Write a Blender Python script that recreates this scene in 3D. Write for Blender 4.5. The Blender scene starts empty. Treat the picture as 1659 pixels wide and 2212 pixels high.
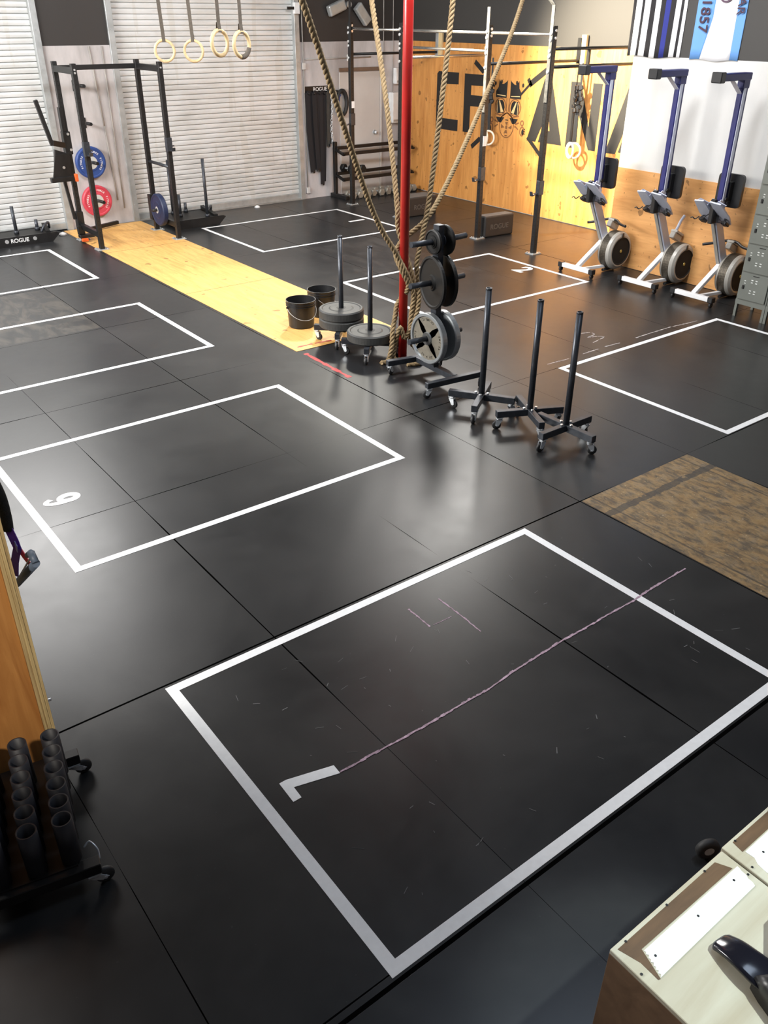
import bpy, bmesh, math, random
from mathutils import Vector, Matrix
random.seed(7)
C = bpy.context.scene.collection
SC = bpy.context.scene
V = Vector
PI = math.pi

# ------------------------------------------------------------------ camera
cam = bpy.data.cameras.new('camera')
cam.sensor_fit = 'HORIZONTAL'; cam.sensor_width = 36.0
cam.lens = 1825.99 / 1659.0 * 36.0
cam.clip_start = 0.05; cam.clip_end = 100
co = bpy.data.objects.new('camera', cam); C.objects.link(co)
yaw, pit, rol = math.radians(37.651), math.radians(30.5865), math.radians(0.3938)
fw = V((math.sin(yaw)*math.cos(pit), math.cos(yaw)*math.cos(pit), -math.sin(pit)))
r0 = V((math.cos(yaw), -math.sin(yaw), 0)); u0 = r0.cross(fw)
rr = math.cos(rol)*r0 + math.sin(rol)*u0; uu = -math.sin(rol)*r0 + math.cos(rol)*u0
M = Matrix((rr, uu, -fw)).transposed().to_4x4(); M.translation = V((0, 0, 2.88))
co.matrix_world = M
SC.camera = co

# ------------------------------------------------------------------ world, exposure, lights
SC.view_settings.view_transform = 'Standard'; SC.view_settings.look = 'None'
SC.view_settings.gamma = 1.0; SC.view_settings.use_curve_mapping = False
SC.view_settings.exposure = 0.0
w = bpy.data.worlds.new('world'); SC.world = w; w.use_nodes = True
w.node_tree.nodes['Background'].inputs[0].default_value = (0.75, 0.85, 1.0, 1)
w.node_tree.nodes['Background'].inputs[1].default_value = 0.05

def area(name, loc, sx, sy, power, col, target=None):
    l = bpy.data.lights.new(name, 'AREA'); l.shape = 'RECTANGLE'; l.size = sx; l.size_y = sy
    l.energy = power; l.color = col
    o = bpy.data.objects.new(name, l); C.objects.link(o); o.location = loc
    if target is not None:
        o.rotation_euler = (V(target) - V(loc)).to_track_quat('-Z', 'Y').to_euler()
    return o
def spot(name, loc, target, power, col, ang, blend, rad):
    l = bpy.data.lights.new(name, 'SPOT'); l.energy = power; l.color = col
    l.spot_size = math.radians(ang); l.spot_blend = blend; l.shadow_soft_size = rad
    o = bpy.data.objects.new(name, l); C.objects.link(o); o.location = loc
    o.rotation_euler = (V(target) - V(loc)).to_track_quat('-Z', 'Y').to_euler()
    return o
# daylight: a tall window band in the left wall, roof skylights over the left shutter and the rig; the fills and spots are added, unseen sources
area('window_left', (-2.85, 8.9, 3.7), 5.0, 2.8, 2000, (1.0, 0.98, 0.95), (4.0, 9.2, 0.8))
area('skylight_left', (2.3, 11.9, 5.2), 2.6, 2.8, 420, (1.0, 0.98, 0.96), (1.2, 4.4, 0))
area('back_wall_fill', (5.4, 5.4, 5.3), 2.4, 1.2, 560, (0.95, 0.97, 1.0), (7.6, 12.6, 0.3))  # added fill for the back wall, no such roof opening known
area('skylight_rig', (9.1, 10.35, 5.2), 1.7, 1.9, 380, (1.0, 0.97, 0.92), (4.0, 4.6, 0))
area('front_fill', (3.4, 1.6, 5.45), 2.5, 1.0, 66, (0.66, 0.80, 1.0))  # unseen overhead fill added for the tape near the camera
spot('platform_fill', (8.6, 11.9, 5.3), (4.4, 8.2, 0.0), 1500, (1.0, 0.95, 0.84), 34, 0.9, 0.25)  # unseen spot added to brighten the plywood strip
spot('rig_wall_fill', (6.4, 10.4, 4.9), (10.7, 8.55, 1.75), 13000, (1.0, 0.88, 0.66), 46, 1.0, 0.12)  # unseen spot added for the bright patch on the plywood wall
spot('board_fill', (-1.6, 0.0, 4.2), (0.20, 2.975, 0.95), 1000, (1.0, 0.92, 0.80), 19, 0.8, 0.15)  # unseen spot added to brighten the left plywood board
spot('box_fill', (2.9, -0.9, 5.3), (1.80, 0.40, 0.6), 1050, (0.88, 1.0, 0.96), 14, 0.5, 0.08)  # unseen spot added to brighten the near box tops

# ------------------------------------------------------------------ materials
MATS = {}
def mat(name, col, rough=0.5, metal=0.0, var=0.0, scale=6.0, bump=0.0, bscale=60.0, col2=None, stretch=None, spec=None):
    if name in MATS: return MATS[name]
    m = bpy.data.materials.new(name); m.use_nodes = True
    nt = m.node_tree; N = nt.nodes; L = nt.links
    b = N['Principled BSDF']
    b.inputs['Roughness'].default_value = rough; b.inputs['Metallic'].default_value = metal
    if spec is not None: b.inputs['Specular IOR Level'].default_value = spec
    b.inputs['Base Color'].default_value = (*col, 1)
    if var or bump or col2:
        tc = N.new('ShaderNodeTexCoord'); mp = N.new('ShaderNodeMapping')
        L.new(tc.outputs['Object'], mp.inputs[0])
        if stretch: mp.inputs['Scale'].default_value = stretch
    if var or col2:
        n = N.new('ShaderNodeTexNoise'); n.inputs['Scale'].default_value = scale; n.inputs['Detail'].default_value = 6
        L.new(mp.outputs[0], n.inputs['Vector'])
        rp = N.new('ShaderNodeValToRGB'); rp.color_ramp.elements[0].position = 0.32; rp.color_ramp.elements[1].position = 0.68
        c2 = col2 if col2 else tuple(max(0, c*(1-var)) for c in col)
        rp.color_ramp.elements[0].color = (*c2, 1); rp.color_ramp.elements[1].color = (*col, 1)
        L.new(n.outputs['Fac'], rp.inputs[0]); L.new(rp.outputs[0], b.inputs['Base Color'])
    if bump:
        n2 = N.new('ShaderNodeTexNoise'); n2.inputs['Scale'].default_value = bscale; n2.inputs['Detail'].default_value = 4
        L.new(mp.outputs[0], n2.inputs['Vector'])
        bp = N.new('ShaderNodeBump'); bp.inputs['Strength'].default_value = bump; bp.inputs['Distance'].default_value = 0.01
        L.new(n2.outputs['Fac'], bp.inputs['Height']); L.new(bp.outputs[0], b.inputs['Normal'])
    MATS[name] = m
    return m

class NT:
    """small helper for longer node graphs"""
    def __init__(s, name):
        s.m = bpy.data.materials.new(name); s.m.use_nodes = True
        s.N = s.m.node_tree.nodes; s.L = s.m.node_tree.links; s.b = s.N['Principled BSDF']
        MATS[name] = s.m
    def pos(s):
        return s.N.new('ShaderNodeNewGeometry').outputs['Position']
    def xyz(s, v):
        n = s.N.new('ShaderNodeSeparateXYZ'); s.L.new(v, n.inputs[0]); return n.outputs
    def inp(s, sock, v):
        if hasattr(v, 'is_output'): s.L.new(v, sock)
        else: sock.default_value = v
    def ma(s, op, a, b=0.0, c=None, clamp=False):
        n = s.N.new('ShaderNodeMath'); n.operation = op; n.use_clamp = clamp
        s.inp(n.inputs[0], a); s.inp(n.inputs[1], b)
        if c is not None: s.inp(n.inputs[2], c)
        return n.outputs[0]
    def mapv(s, v, sc=(1, 1, 1), rot=(0, 0, 0)):
        n = s.N.new('ShaderNodeMapping'); s.L.new(v, n.inputs[0]); n.inputs['Scale'].default_value = sc
        n.inputs['Rotation'].default_value = rot; return n.outputs[0]
    def noise(s, v, sc, det=5, rough=0.55, dist=0.0):
        n = s.N.new('ShaderNodeTexNoise'); s.L.new(v, n.inputs['Vector']); n.inputs['Scale'].default_value = sc
        n.inputs['Detail'].default_value = det; n.inputs['Roughness'].default_value = rough
        n.inputs['Distortion'].default_value = dist; return n.outputs['Fac']
    def white(s, v):
        n = s.N.new('ShaderNodeTexWhiteNoise'); n.noise_dimensions = '3D'; s.L.new(v, n.inputs['Vector']); return n.outputs['Value']
    def comb(s, x, y, z=0.0):
        n = s.N.new('ShaderNodeCombineXYZ'); s.inp(n.inputs[0], x); s.inp(n.inputs[1], y); s.inp(n.inputs[2], z); return n.outputs[0]
    def ramp(s, f, stops):
        n = s.N.new('ShaderNodeValToRGB'); s.L.new(f, n.inputs[0]); e = n.color_ramp.elements
        while len(e) < len(stops): e.new(0.5)
        for k, (p, c) in enumerate(stops):
            e[k].position = p; e[k].color = (*c, 1) if len(c) == 3 else c
        return n.outputs[0]
    def mix(s, f, a, b):
        n = s.N.new('ShaderNodeMix'); n.data_type = 'RGBA'
        s.inp(n.inputs[0], f)
        for sock, v in ((n.inputs[6], a), (n.inputs[7], b)):
            if hasattr(v, 'is_output'): s.L.new(v, sock)
            else: sock.default_value = (*v, 1)
        return n.outputs[2]
    def bump(s, h, st, dist=0.01):
        n = s.N.new('ShaderNodeBump'); s.L.new(h, n.inputs['Height']); n.inputs['Strength'].default_value = st
        n.inputs['Distance'].default_value = dist; s.L.new(n.outputs[0], s.b.inputs['Normal'])
    def set(s, k, v): s.inp(s.b.inputs[k], v)

def make_floor():
    t = NT('rubber_mats'); p = t.pos(); x, y, z = t.xyz(p)[:3]
    GX, GY = 1.2155, 1.829
    gx = t.ma('DIVIDE', t.ma('SUBTRACT', x, 1.707), GX); gy = t.ma('DIVIDE', t.ma('SUBTRACT', y, 3.165), GY)
    cx = t.ma('FLOOR', gx); cy = t.ma('FLOOR', gy)
    dx = t.ma('MULTIPLY', t.ma('ABSOLUTE', t.ma('SUBTRACT', t.ma('FRACT', t.ma('ADD', gx, 0.5)), 0.5)), GX)
    dy = t.ma('MULTIPLY', t.ma('ABSOLUTE', t.ma('SUBTRACT', t.ma('FRACT', t.ma('ADD', gy, 0.5)), 0.5)), GY)
    d = t.ma('MINIMUM', dx, dy)
    nz = t.noise(p, 0.8, 2)
    wid = t.ma('MULTIPLY_ADD', nz, 0.018, -0.0064)
    gap = t.ma('MAXIMUM', t.ma('LESS_THAN', t.ma('ABSOLUTE', t.ma('SUBTRACT', y, 3.165)), 0.006), t.ma('LESS_THAN', t.ma('ABSOLUTE', t.ma('SUBTRACT', y, 1.300)), 0.009))
    seam = t.ma('MAXIMUM', t.ma('LESS_THAN', d, wid), t.ma('MULTIPLY', gap, t.ma('LESS_THAN', x, 4.15)))
    cell = t.white(t.comb(cx, cy))
    n1 = t.noise(p, 1.3, 8, 0.62, 0.4); n2 = t.noise(p, 9.0, 6, 0.6); n3 = t.noise(p, 140, 2)
    base = t.ramp(n1, [(0.3, (0.010, 0.0105, 0.0115)), (0.7, (0.026, 0.026, 0.026))])
    base = t.mix(t.ma('MULTIPLY', cell, 0.6), base, (0.010, 0.011, 0.013))
    # scuffed, chalk-dusty mat by the left boxes
    ax = t.ma('MULTIPLY', t.ma('LESS_THAN', x, 2.92), t.ma('GREATER_THAN', x, 0.2))
    ay = t.ma('MULTIPLY', t.ma('LESS_THAN', y, 10.45), t.ma('GREATER_THAN', y, 8.7))
    sc = t.noise(t.mapv(p, (3.0, 1.2, 1)), 2.2, 7, 0.65, 1.2)
    sm_ = t.ramp(sc, [(0.44, (0, 0, 0)), (0.60, (1, 1, 1))]); dust = t.ma('MULTIPLY', t.ma('MULTIPLY', ax, ay), sm_)
    base = t.mix(t.ma('MULTIPLY', dust, 0.55), base, (0.085, 0.075, 0.062))
    ax2 = t.ma('MULTIPLY', t.ma('LESS_THAN', x, 7.8), t.ma('GREATER_THAN', x, 6.4))
    ay2 = t.ma('MULTIPLY', t.ma('LESS_THAN', y, 10.3), t.ma('GREATER_THAN', y, 8.0))
    dust2 = t.ma('MULTIPLY', t.ma('MULTIPLY', ax2, ay2), sm_)
    base = t.mix(t.ma('MULTIPLY', dust2, 0.3), base, (0.08, 0.075, 0.07))
    spk = t.ma('GREATER_THAN', t.noise(p, 55, 3, 0.5), 0.735)
    base = t.mix(t.ma('MULTIPLY', spk, 0.3), base, (0.07, 0.07, 0.07))
    base = t.mix(seam, base, (0.002, 0.002, 0.002))
    t.set('Base Color', base)
    t.set('Roughness', t.ramp(t.ma('ADD', t.ma('MULTIPLY', n1, 0.7), t.ma('MULTIPLY', n2, 0.3)), [(0.3, (0.29, 0.29, 0.29)), (0.7, (0.37, 0.37, 0.37))]))
    t.set('Specular IOR Level', t.ma('MULTIPLY', t.ma('SUBTRACT', 1.0, seam), 0.47))
    h = t.ma('ADD', t.ma('MULTIPLY', n3, 0.04), t.ma('MULTIPLY', t.ma('SUBTRACT', 1.0, seam), 0.5))
    t.bump(h, 0.25, 0.006)
    return t.m

def make_ply(name, c_hi, c_lo, axis='z', knots=True, rough=0.5, grain=1.0, worn=0.0):
    t = NT(name); p = t.pos()
    s = {'z': (5, 5, 0.55), 'y': (5, 0.55, 5), 'x': (0.55, 5, 5)}[axis]
    g = t.noise(t.mapv(p, s), 2.6*grain, 7, 0.6, 0.8); b = t.noise(p, 1.4, 3)
    col = t.ramp(g, [(0.3, c_lo), (0.62, c_hi)])
    col = t.mix(t.ma('MULTIPLY', b, 0.35), col, c_lo)
    if knots:
        k = t.noise(t.mapv(p, (1, 1, 1)), 6.5, 2, 0.4); km = t.ma('GREATER_THAN', k, 0.70)
        k2 = t.noise(p, 22, 2, 0.4); km2 = t.ma('MULTIPLY', t.ma('GREATER_THAN', k2, 0.72), 0.7)
        col = t.mix(t.ma('MULTIPLY', t.ma('MAXIMUM', km, km2), 0.65), col, tuple(c*0.25 for c in c_lo))
    if worn:
        q = t.noise(t.mapv(p, tuple(v*1.6 for v in s)), 3.5, 8, 0.7, 0.6)
        col = t.mix(t.ma('MULTIPLY', t.ma('GREATER_THAN', q, 0.5), worn), col, (0.035, 0.030, 0.028))
        q2 = t.noise(p, 30, 3, 0.5)
        col = t.mix(t.ma('MULTIPLY', t.ma('GREATER_THAN', q2, 0.70), 0.5), col, (0.42, 0.38, 0.30))
    t.set('Base Color', col); t.set('Roughness', rough)
    t.bump(g, 0.12, 0.004)
    return t.m

def make_worn():
    t = NT('worn_plywood'); p = t.pos(); x, y, z = t.xyz(p)[:3]
    a = t.noise(t.mapv(p, (6.5, 2.4, 1)), 3.2, 8, 0.72, 0.3); b = t.noise(p, 9.0, 6, 0.7); c = t.noise(t.mapv(p, (9.0, 3.0, 1)), 6.0, 6, 0.75)
    col = t.ramp(b, [(0.32, (0.20, 0.115, 0.045)), (0.5, (0.29, 0.19, 0.085)), (0.68, (0.24, 0.18, 0.115))])
    col = t.mix(t.ma('MULTIPLY', t.ramp(a, [(0.44, (0, 0, 0)), (0.60, (1, 1, 1))]), 0.78), col, (0.060, 0.050, 0.040))
    col = t.mix(t.ma('MULTIPLY', t.ma('GREATER_THAN', c, 0.60), 0.6), col, (0.055, 0.042, 0.035))
    col = t.mix(t.ma('MULTIPLY', t.ma('GREATER_THAN', t.noise(p, 38, 3, 0.5), 0.69), 0.55), col, (0.46, 0.38, 0.24))
    wob = t.ma('MULTIPLY_ADD', t.noise(p, 14.0, 3), 0.05, -0.025)
    band = t.ma('LESS_THAN', t.ma('ABSOLUTE', t.ma('SUBTRACT', t.ma('ADD', x, wob), 4.64)), 0.030)
    band = t.ma('MULTIPLY', band, t.ma('GREATER_THAN', t.noise(p, 9.0, 3), 0.40))
    yb = t.ma('ADD', y, wob)
    band2 = t.ma('LESS_THAN', t.ma('ABSOLUTE', t.ma('SUBTRACT', yb, 2.93)), 0.028)
    band2 = t.ma('MULTIPLY', band2, t.ma('GREATER_THAN', t.noise(p, 7.0, 3), 0.38))
    col = t.mix(t.ma('MULTIPLY', band2, 0.75), col, (0.040, 0.038, 0.036))
    e1 = t.ma('LESS_THAN', t.ma('ABSOLUTE', t.ma('SUBTRACT', t.ma('ADD', x, t.ma('MULTIPLY', wob, 0.3)), 4.24)), 0.008)
    e2 = t.ma('LESS_THAN', t.ma('ABSOLUTE', t.ma('SUBTRACT', t.ma('ADD', x, t.ma('MULTIPLY', wob, 0.3)), 5.24)), 0.008)
    col = t.mix(t.ma('MULTIPLY', t.ma('MAXIMUM', e1, e2), 0.7), col, (0.05, 0.04, 0.03))
    t.set('Base Color', col); t.set('Roughness', 0.6); t.bump(a, 0.25, 0.006)
    return t.m

def make_wall(name, lo, hi, zsplit, dirt=0.35):
    t = NT(name); p = t.pos(); x, y, z = t.xyz(p)[:3]
    up = t.ma('GREATER_THAN', z, zsplit)
    n = t.noise(t.mapv(p, (1.6, 1.6, 0.5)), 1.6, 6, 0.6)
    low = t.ramp(n, [(0.35, tuple(c*(1-dirt) for c in lo)), (0.62, lo)])
    t.set('Base Color', t.mix(up, low, hi)); t.set('Roughness', 0.6)
    t.bump(t.noise(p, 45, 3), 0.08, 0.004)
    return t.m

def make_shutter():
    t = NT('shutter_steel'); p = t.pos()
    n = t.noise(t.mapv(p, (1.2, 1, 2.4)), 1.5, 6, 0.6); st = t.noise(t.mapv(p, (3.0, 1, 0.25)), 1.3, 4)
    row = t.noise(t.mapv(p, (0.5, 1, 9.0)), 1.4, 3)
    c = t.ramp(n, [(0.3, (0.56, 0.56, 0.54)), (0.65, (0.69, 0.70, 0.70))])
    c = t.mix(t.ma('MULTIPLY', t.ma('GREATER_THAN', st, 0.60), 0.22), c, (0.46, 0.42, 0.34))
    c = t.mix(t.ma('MULTIPLY', t.ma('GREATER_THAN', row, 0.62), 0.25), c, (0.40, 0.39, 0.37))
    t.set('Base Color', c); t.set('Roughness', 0.42); t.set('Metallic', 0.1)
    return t.m

M_floor = make_floor()
M_wall = make_wall('painted_block', (0.58, 0.55, 0.55), (0.030, 0.026, 0.024), 2.452)
M_wall2 = make_wall('painted_drywall', (0.60, 0.59, 0.57), (0.040, 0.037, 0.034), 2.452, 0.08)
M_plyw = make_ply('wall_plywood', (0.72, 0.34, 0.095), (0.50, 0.20, 0.045), 'z')
M_plyw2 = make_ply('wainscot_plywood', (0.70, 0.36, 0.13), (0.50, 0.23, 0.07), 'y')
M_strip = make_ply('platform_plywood', (0.80, 0.47, 0.15), (0.58, 0.30, 0.085), 'y', True, 0.5, 1.6)
M_worn = make_worn()
M_board = make_ply('board_plywood', (0.50, 0.23, 0.065), (0.33, 0.13, 0.032), 'z', False, 0.5, 1.0)
M_ply_edge = mat('plywood_edge', (0.56, 0.42, 0.20), 0.6, 0, 0.4, 3, stretch=(60, 4, 1.0), col2=(0.30, 0.20, 0.09))
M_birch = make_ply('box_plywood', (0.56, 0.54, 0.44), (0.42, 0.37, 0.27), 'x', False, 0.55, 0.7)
M_shut = make_shutter()
M_black = mat('black_powder_steel', (0.018, 0.017, 0.017), 0.42, 0.3, 0.3, 20)
M_steel_dk = mat('dark_steel', (0.060, 0.066, 0.078), 0.36, 0.5, 0.3, 30)
M_chrome = mat('bright_zinc', (0.66, 0.69, 0.72), 0.25, 0.4, 0.15, 30)
M_bolt = mat('bolt_zinc', (0.80, 0.80, 0.80), 0.3, 0.8)
M_barsteel = mat('bare_bar_steel', (0.78, 0.76, 0.72), 0.25, 0.9, 0.15, 40)
M_rub = mat('black_rubber', (0.022, 0.022, 0.023), 0.6, 0, 0.3, 14, 0.1, 90)
M_rub2 = mat('bumper_rubber', (0.030, 0.031, 0.031), 0.55, 0, 0.45, 9, 0.15, 70, col2=(0.055, 0.055, 0.050))
M_iron = mat('grey_enamel_iron', (0.34, 0.36, 0.37), 0.34, 0.55, 0.15, 12)
M_iron_face = mat('grey_cast_face', (0.21, 0.19, 0.15), 0.5, 0.2, 0.2, 25)
M_castdk = mat('dark_cast_iron', (0.013, 0.0125, 0.012), 0.5, 0.4, 0.3, 25)
M_red = mat('red_paint', (0.48, 0.022, 0.018), 0.28, 0.0, 0.25, 5)
M_rope = mat('manila_fibre', (0.32, 0.23, 0.12), 0.85, 0, 0.0, 30, 0.4, 160, col2=(0.20, 0.135, 0.065))
M_tape_and_sun_patch = mat('white_tape_sun_patch', (0.90, 0.91, 0.92), 0.45, 0, 0.06, 30)  # floor tape; also the painted sun patches on the near boxes
M_chalk = mat('pink_chalk', (0.56, 0.40, 0.50), 0.9, 0, 0, 40, col2=(0.26, 0.18, 0.22))
M_chalkw = mat('pale_chalk', (0.55, 0.50, 0.48), 0.9, 0, 0, 40, col2=(0.22, 0.20, 0.19))
M_redtape = mat('red_tape', (0.55, 0.06, 0.06), 0.6, 0, 0, 45, col2=(0.30, 0.03, 0.03))
M_plastic_b = mat('black_plastic', (0.014, 0.014, 0.015), 0.35, 0, 0.2, 10)
M_alum = mat('rower_aluminium', (0.58, 0.61, 0.72), 0.4, 0.25, 0.08, 8)
M_navy = mat('navy_blue_paint', (0.022, 0.024, 0.13), 0.4, 0.1, 0.2, 10)
M_white = mat('white_enamel', (0.80, 0.80, 0.80), 0.4, 0, 0.08, 15)
M_cage = mat('grey_cage_plastic', (0.42, 0.40, 0.36), 0.4, 0.2, 0.12, 12)
M_mesh = mat('flywheel_screen', (0.10, 0.085, 0.065), 0.45, 0.6, 0.5, 60)
M_lock = mat('locker_enamel', (0.155, 0.165, 0.145), 0.42, 0.1, 0.12, 5)
M_wood_ring = mat('birch_ring', (0.70, 0.52, 0.28), 0.45, 0, 0.25, 25)
M_strap = mat('brown_webbing', (0.105, 0.085, 0.065), 0.8, 0, 0.3, 60)
M_blue = mat('blue_urethane', (0.020, 0.060, 0.24), 0.5, 0, 0.15, 10)
M_navyplate = mat('navy_bumper', (0.009, 0.020, 0.070), 0.5, 0, 0.25, 14)
M_redp = mat('red_urethane', (0.58, 0.05, 0.08), 0.5, 0, 0.15, 10)
M_hub = mat('steel_hub', (0.72, 0.74, 0.72), 0.35, 0.4, 0.1, 20)
M_txtw = mat('white_print', (0.75, 0.75, 0.75), 0.6)
M_txtg = mat('grey_print', (0.075, 0.07, 0.065), 0.7)
M_paint_blk = mat('black_wall_paint', (0.013, 0.011, 0.010), 0.65, 0, 0.2, 30)
M_line = mat('brown_line_paint', (0.22, 0.09, 0.03), 0.7)
M_skin_lt = mat('pale_line_paint', (0.74, 0.52, 0.24), 0.6)
M_foam = mat('charcoal_foam_cover', (0.018, 0.016, 0.015), 0.65, 0, 0.2, 12, 0.1, 120)
M_foamtop = mat('grey_foam_top', (0.11, 0.105, 0.10), 0.6, 0, 0.15, 12)
M_db = mat('grey_hex_iron', (0.30, 0.28, 0.24), 0.45, 0.3, 0.2, 20)
M_galv = mat('galvanised_steel', (0.50, 0.52, 0.52), 0.4, 0.5, 0.25, 8)
M_conc = mat('concrete_lip', (0.32, 0.30, 0.27), 0.8, 0, 0.3, 8)
M_doorp = mat('door_paint', (0.62, 0.60, 0.58), 0.5, 0, 0.06, 4)
M_lumber = mat('pine_stud', (0.78, 0.58, 0.30), 0.6, 0, 0.2, 8, stretch=(8, 8, 1))
M_brown = mat('brown_shade', (0.13, 0.070, 0.030), 0.55, 0, 0.3, 9, stretch=(1, 6, 1))  # brown tone standing in for shadow on the box tops
M_orange = mat('orange_plastic', (0.80, 0.12, 0.02), 0.45)
M_flag_b = mat('flag_black', (0.016, 0.014, 0.016), 0.8)
M_flag_w = mat('flag_white', (0.82, 0.82, 0.84), 0.8)
M_flag_blue = mat('flag_royal_blue', (0.022, 0.030, 0.22), 0.8)
M_flag_sky = mat('flag_sky_blue', (0.14, 0.32, 0.66), 0.8)
M_purple = mat('purple_webbing', (0.13, 0.04, 0.42), 0.65, 0, 0.25, 40)
M_redweb = mat('red_webbing', (0.70, 0.04, 0.07), 0.65, 0, 0.2, 40)
M_slate = mat('slate_grip', (0.09, 0.12, 0.17), 0.5, 0, 0.2, 20)
M_gloss = mat('glossy_black_vinyl', (0.010, 0.010, 0.016), 0.13, 0, 0.3, 8)
M_hose = mat('braided_sleeve', (0.012, 0.013, 0.013), 0.8, 0, 0.5, 120, 0.5, 200)
M_pvc = mat('grey_black_pipe', (0.014, 0.014, 0.019), 0.55, 0, 0.2, 12)
M_ceil = mat('dark_ceiling', (0.05, 0.045, 0.04), 0.8, 0, 0.1, 2)

# ------------------------------------------------------------------ mesh helpers
def nb(): return bmesh.new()
def box(bm, c, s, rot=None, bev=0.0, seg=1):
    r = bmesh.ops.create_cube(bm, size=1.0)
    vs = r['verts']
    mt = Matrix.Translation(V(c)) @ (rot.to_4x4() if rot else Matrix.Identity(4)) @ Matrix.Diagonal((*s, 1))
    bmesh.ops.transform(bm, matrix=mt, verts=vs)
    if bev:
        es = list({e for v in vs for e in v.link_edges})
        bmesh.ops.bevel(bm, geom=es, offset=bev, segments=seg, affect='EDGES', profile=0.5)
    return bm
def box2(bm, a, b, bev=0.0, seg=1):
    a, b = V(a), V(b)
    return box(bm, (a+b)/2, [abs(q) for q in (b-a)], None, bev, seg)
def frame(d, up=V((0, 0, 1))):
    d = d.normalized(); x = up.cross(d)
    if x.length < 1e-4: x = V((1, 0, 0)).cross(d)
    x.normalize(); y = d.cross(x)
    return x, y, d
def beam(bm, a, b, w, h, up=V((0, 0, 1)), bev=0.0):
    """rectangular bar from a to b: w across, h along up"""
    a, b = V(a), V(b); x, y, d = frame(b-a, V(up))
    R = Matrix((x, y, d)).transposed()
    return box(bm, (a+b)/2, (w, h, (b-a).length), R, bev)
def ring_verts(bm, c, x, y, r, n): return [bm.verts.new(c + x*(r*math.cos(2*PI*i/n)) + y*(r*math.sin(2*PI*i/n))) for i in range(n)]
def loft(bm, rings, cap0=True, cap1=True, closed=False):
    n = len(rings[0]); m = len(rings)
    for k in range(m if closed else m-1):
        a, b = rings[k], rings[(k+1) % m]
        for i in range(n):
            f = bm.faces.new((a[i], a[(i+1) % n], b[(i+1) % n], b[i])); f.smooth = True
    if not closed:
        if cap0: bm.faces.new(list(reversed(rings[0])))
        if cap1: bm.faces.new(rings[-1])
def cyl(bm, a, b, r, n=20, r2=None, caps=True):
    a, b = V(a), V(b); x, y, d = frame(b-a)
    loft(bm, [ring_verts(bm, a, x, y, r, n), ring_verts(bm, b, x, y, r if r2 is None else r2, n)], caps, caps)
    return bm
def pipe(bm, a, b, ro, ri, n=24):
    """open tube with a wall thickness"""
    a, b = V(a), V(b); x, y, d = frame(b-a)
    R = [ring_verts(bm, a, x, y, ro, n), ring_verts(bm, b, x, y, ro, n), ring_verts(bm, b, x, y, ri, n), ring_verts(bm, a, x, y, ri, n)]
    for k in range(4):
        p, q = R[k], R[(k+1) % 4]
        for i in range(n):
            f = bm.faces.new((p[i], p[(i+1) % n], q[(i+1) % n], q[i])); f.smooth = k in (0, 2)
def lathe(bm, prof, c, axis=V((0, 0, 1)), n=40, smooth=False):
    """prof: (radius, height) pairs, revolved about axis through c; closed by end caps where the radius is > 0"""
    x, y, d = frame(V(axis)); c = V(c)
    rings = [ring_verts(bm, c + d*h, x, y, max(r, 1e-4), n) for r, h in prof]
    for k in range(len(rings)-1):
        for i in range(n):
            f = bm.faces.new((rings[k][i], rings[k][(i+1) % n], rings[k+1][(i+1) % n], rings[k+1][i])); f.smooth = smooth
    return bm
def path_tube(bm, pts, r, n=10, closed=False, res=6, cap=True):
    P = spline(pts, res, closed)
    sweep(bm, P, r, n, closed, cap); return bm
def spline(pts, res=6, closed=False):
    pts = [V(p) for p in pts]; out = []; m = len(pts)
    rng = m if closed else m-1
    for k in range(rng):
        p0 = pts[(k-1) % m] if closed or k > 0 else pts[0]*2-pts[1]
        p1 = pts[k]; p2 = pts[(k+1) % m]
        p3 = pts[(k+2) % m] if closed or k+2 < m else pts[-1]*2-pts[-2]
        for j in range(res):
            t = j/res
            out.append(0.5*((2*p1) + (p2-p0)*t + (2*p0-5*p1+4*p2-p3)*t*t + (3*p1-p0-3*p2+p3)*t**3))
    if not closed: out.append(pts[-1])
    return out
def frames_along(P, closed=False):
    m = len(P); fr = []
    x = None
    for k in range(m):
        d = (P[(k+1) % m]-P[k-1]) if closed else (P[min(k+1, m-1)]-P[max(k-1, 0)])
        d = d.normalized() if d.length > 1e-9 else V((0, 0, 1))
        if x is None: x = frame(d)[0]
        x = x - d*x.dot(d)
        if x.length < 1e-6: x = frame(d)[0]
        x.normalize(); fr.append((x.copy(), d.cross(x)))
    return fr
def sweep(bm, P, r, n=10, closed=False, cap=True):
    fr = frames_along(P, closed)
    loft(bm, [ring_verts(bm, p, x, y, r, n) for p, (x, y) in zip(P, fr)], cap, cap, closed)
def sweep_rect(bm, P, w, h, ups=None):
    """flat strap along points: w across (perpendicular to up), h thick along up"""
    P = [V(p) for p in P]; rings = []
    for k, p in enumerate(P):
        d = (P[min(k+1, len(P)-1)]-P[max(k-1, 0)]).normalized()
        up = V(ups) if ups else V((0, 0, 1))
        x = d.cross(up); x.normalize(); u = x.cross(d)
        rings.append([bm.verts.new(p + x*a + u*b) for a, b in ((w/2, h/2), (-w/2, h/2), (-w/2, -h/2), (w/2, -h/2))])
    loft(bm, rings)
    for f in bm.faces: f.smooth = False
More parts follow.
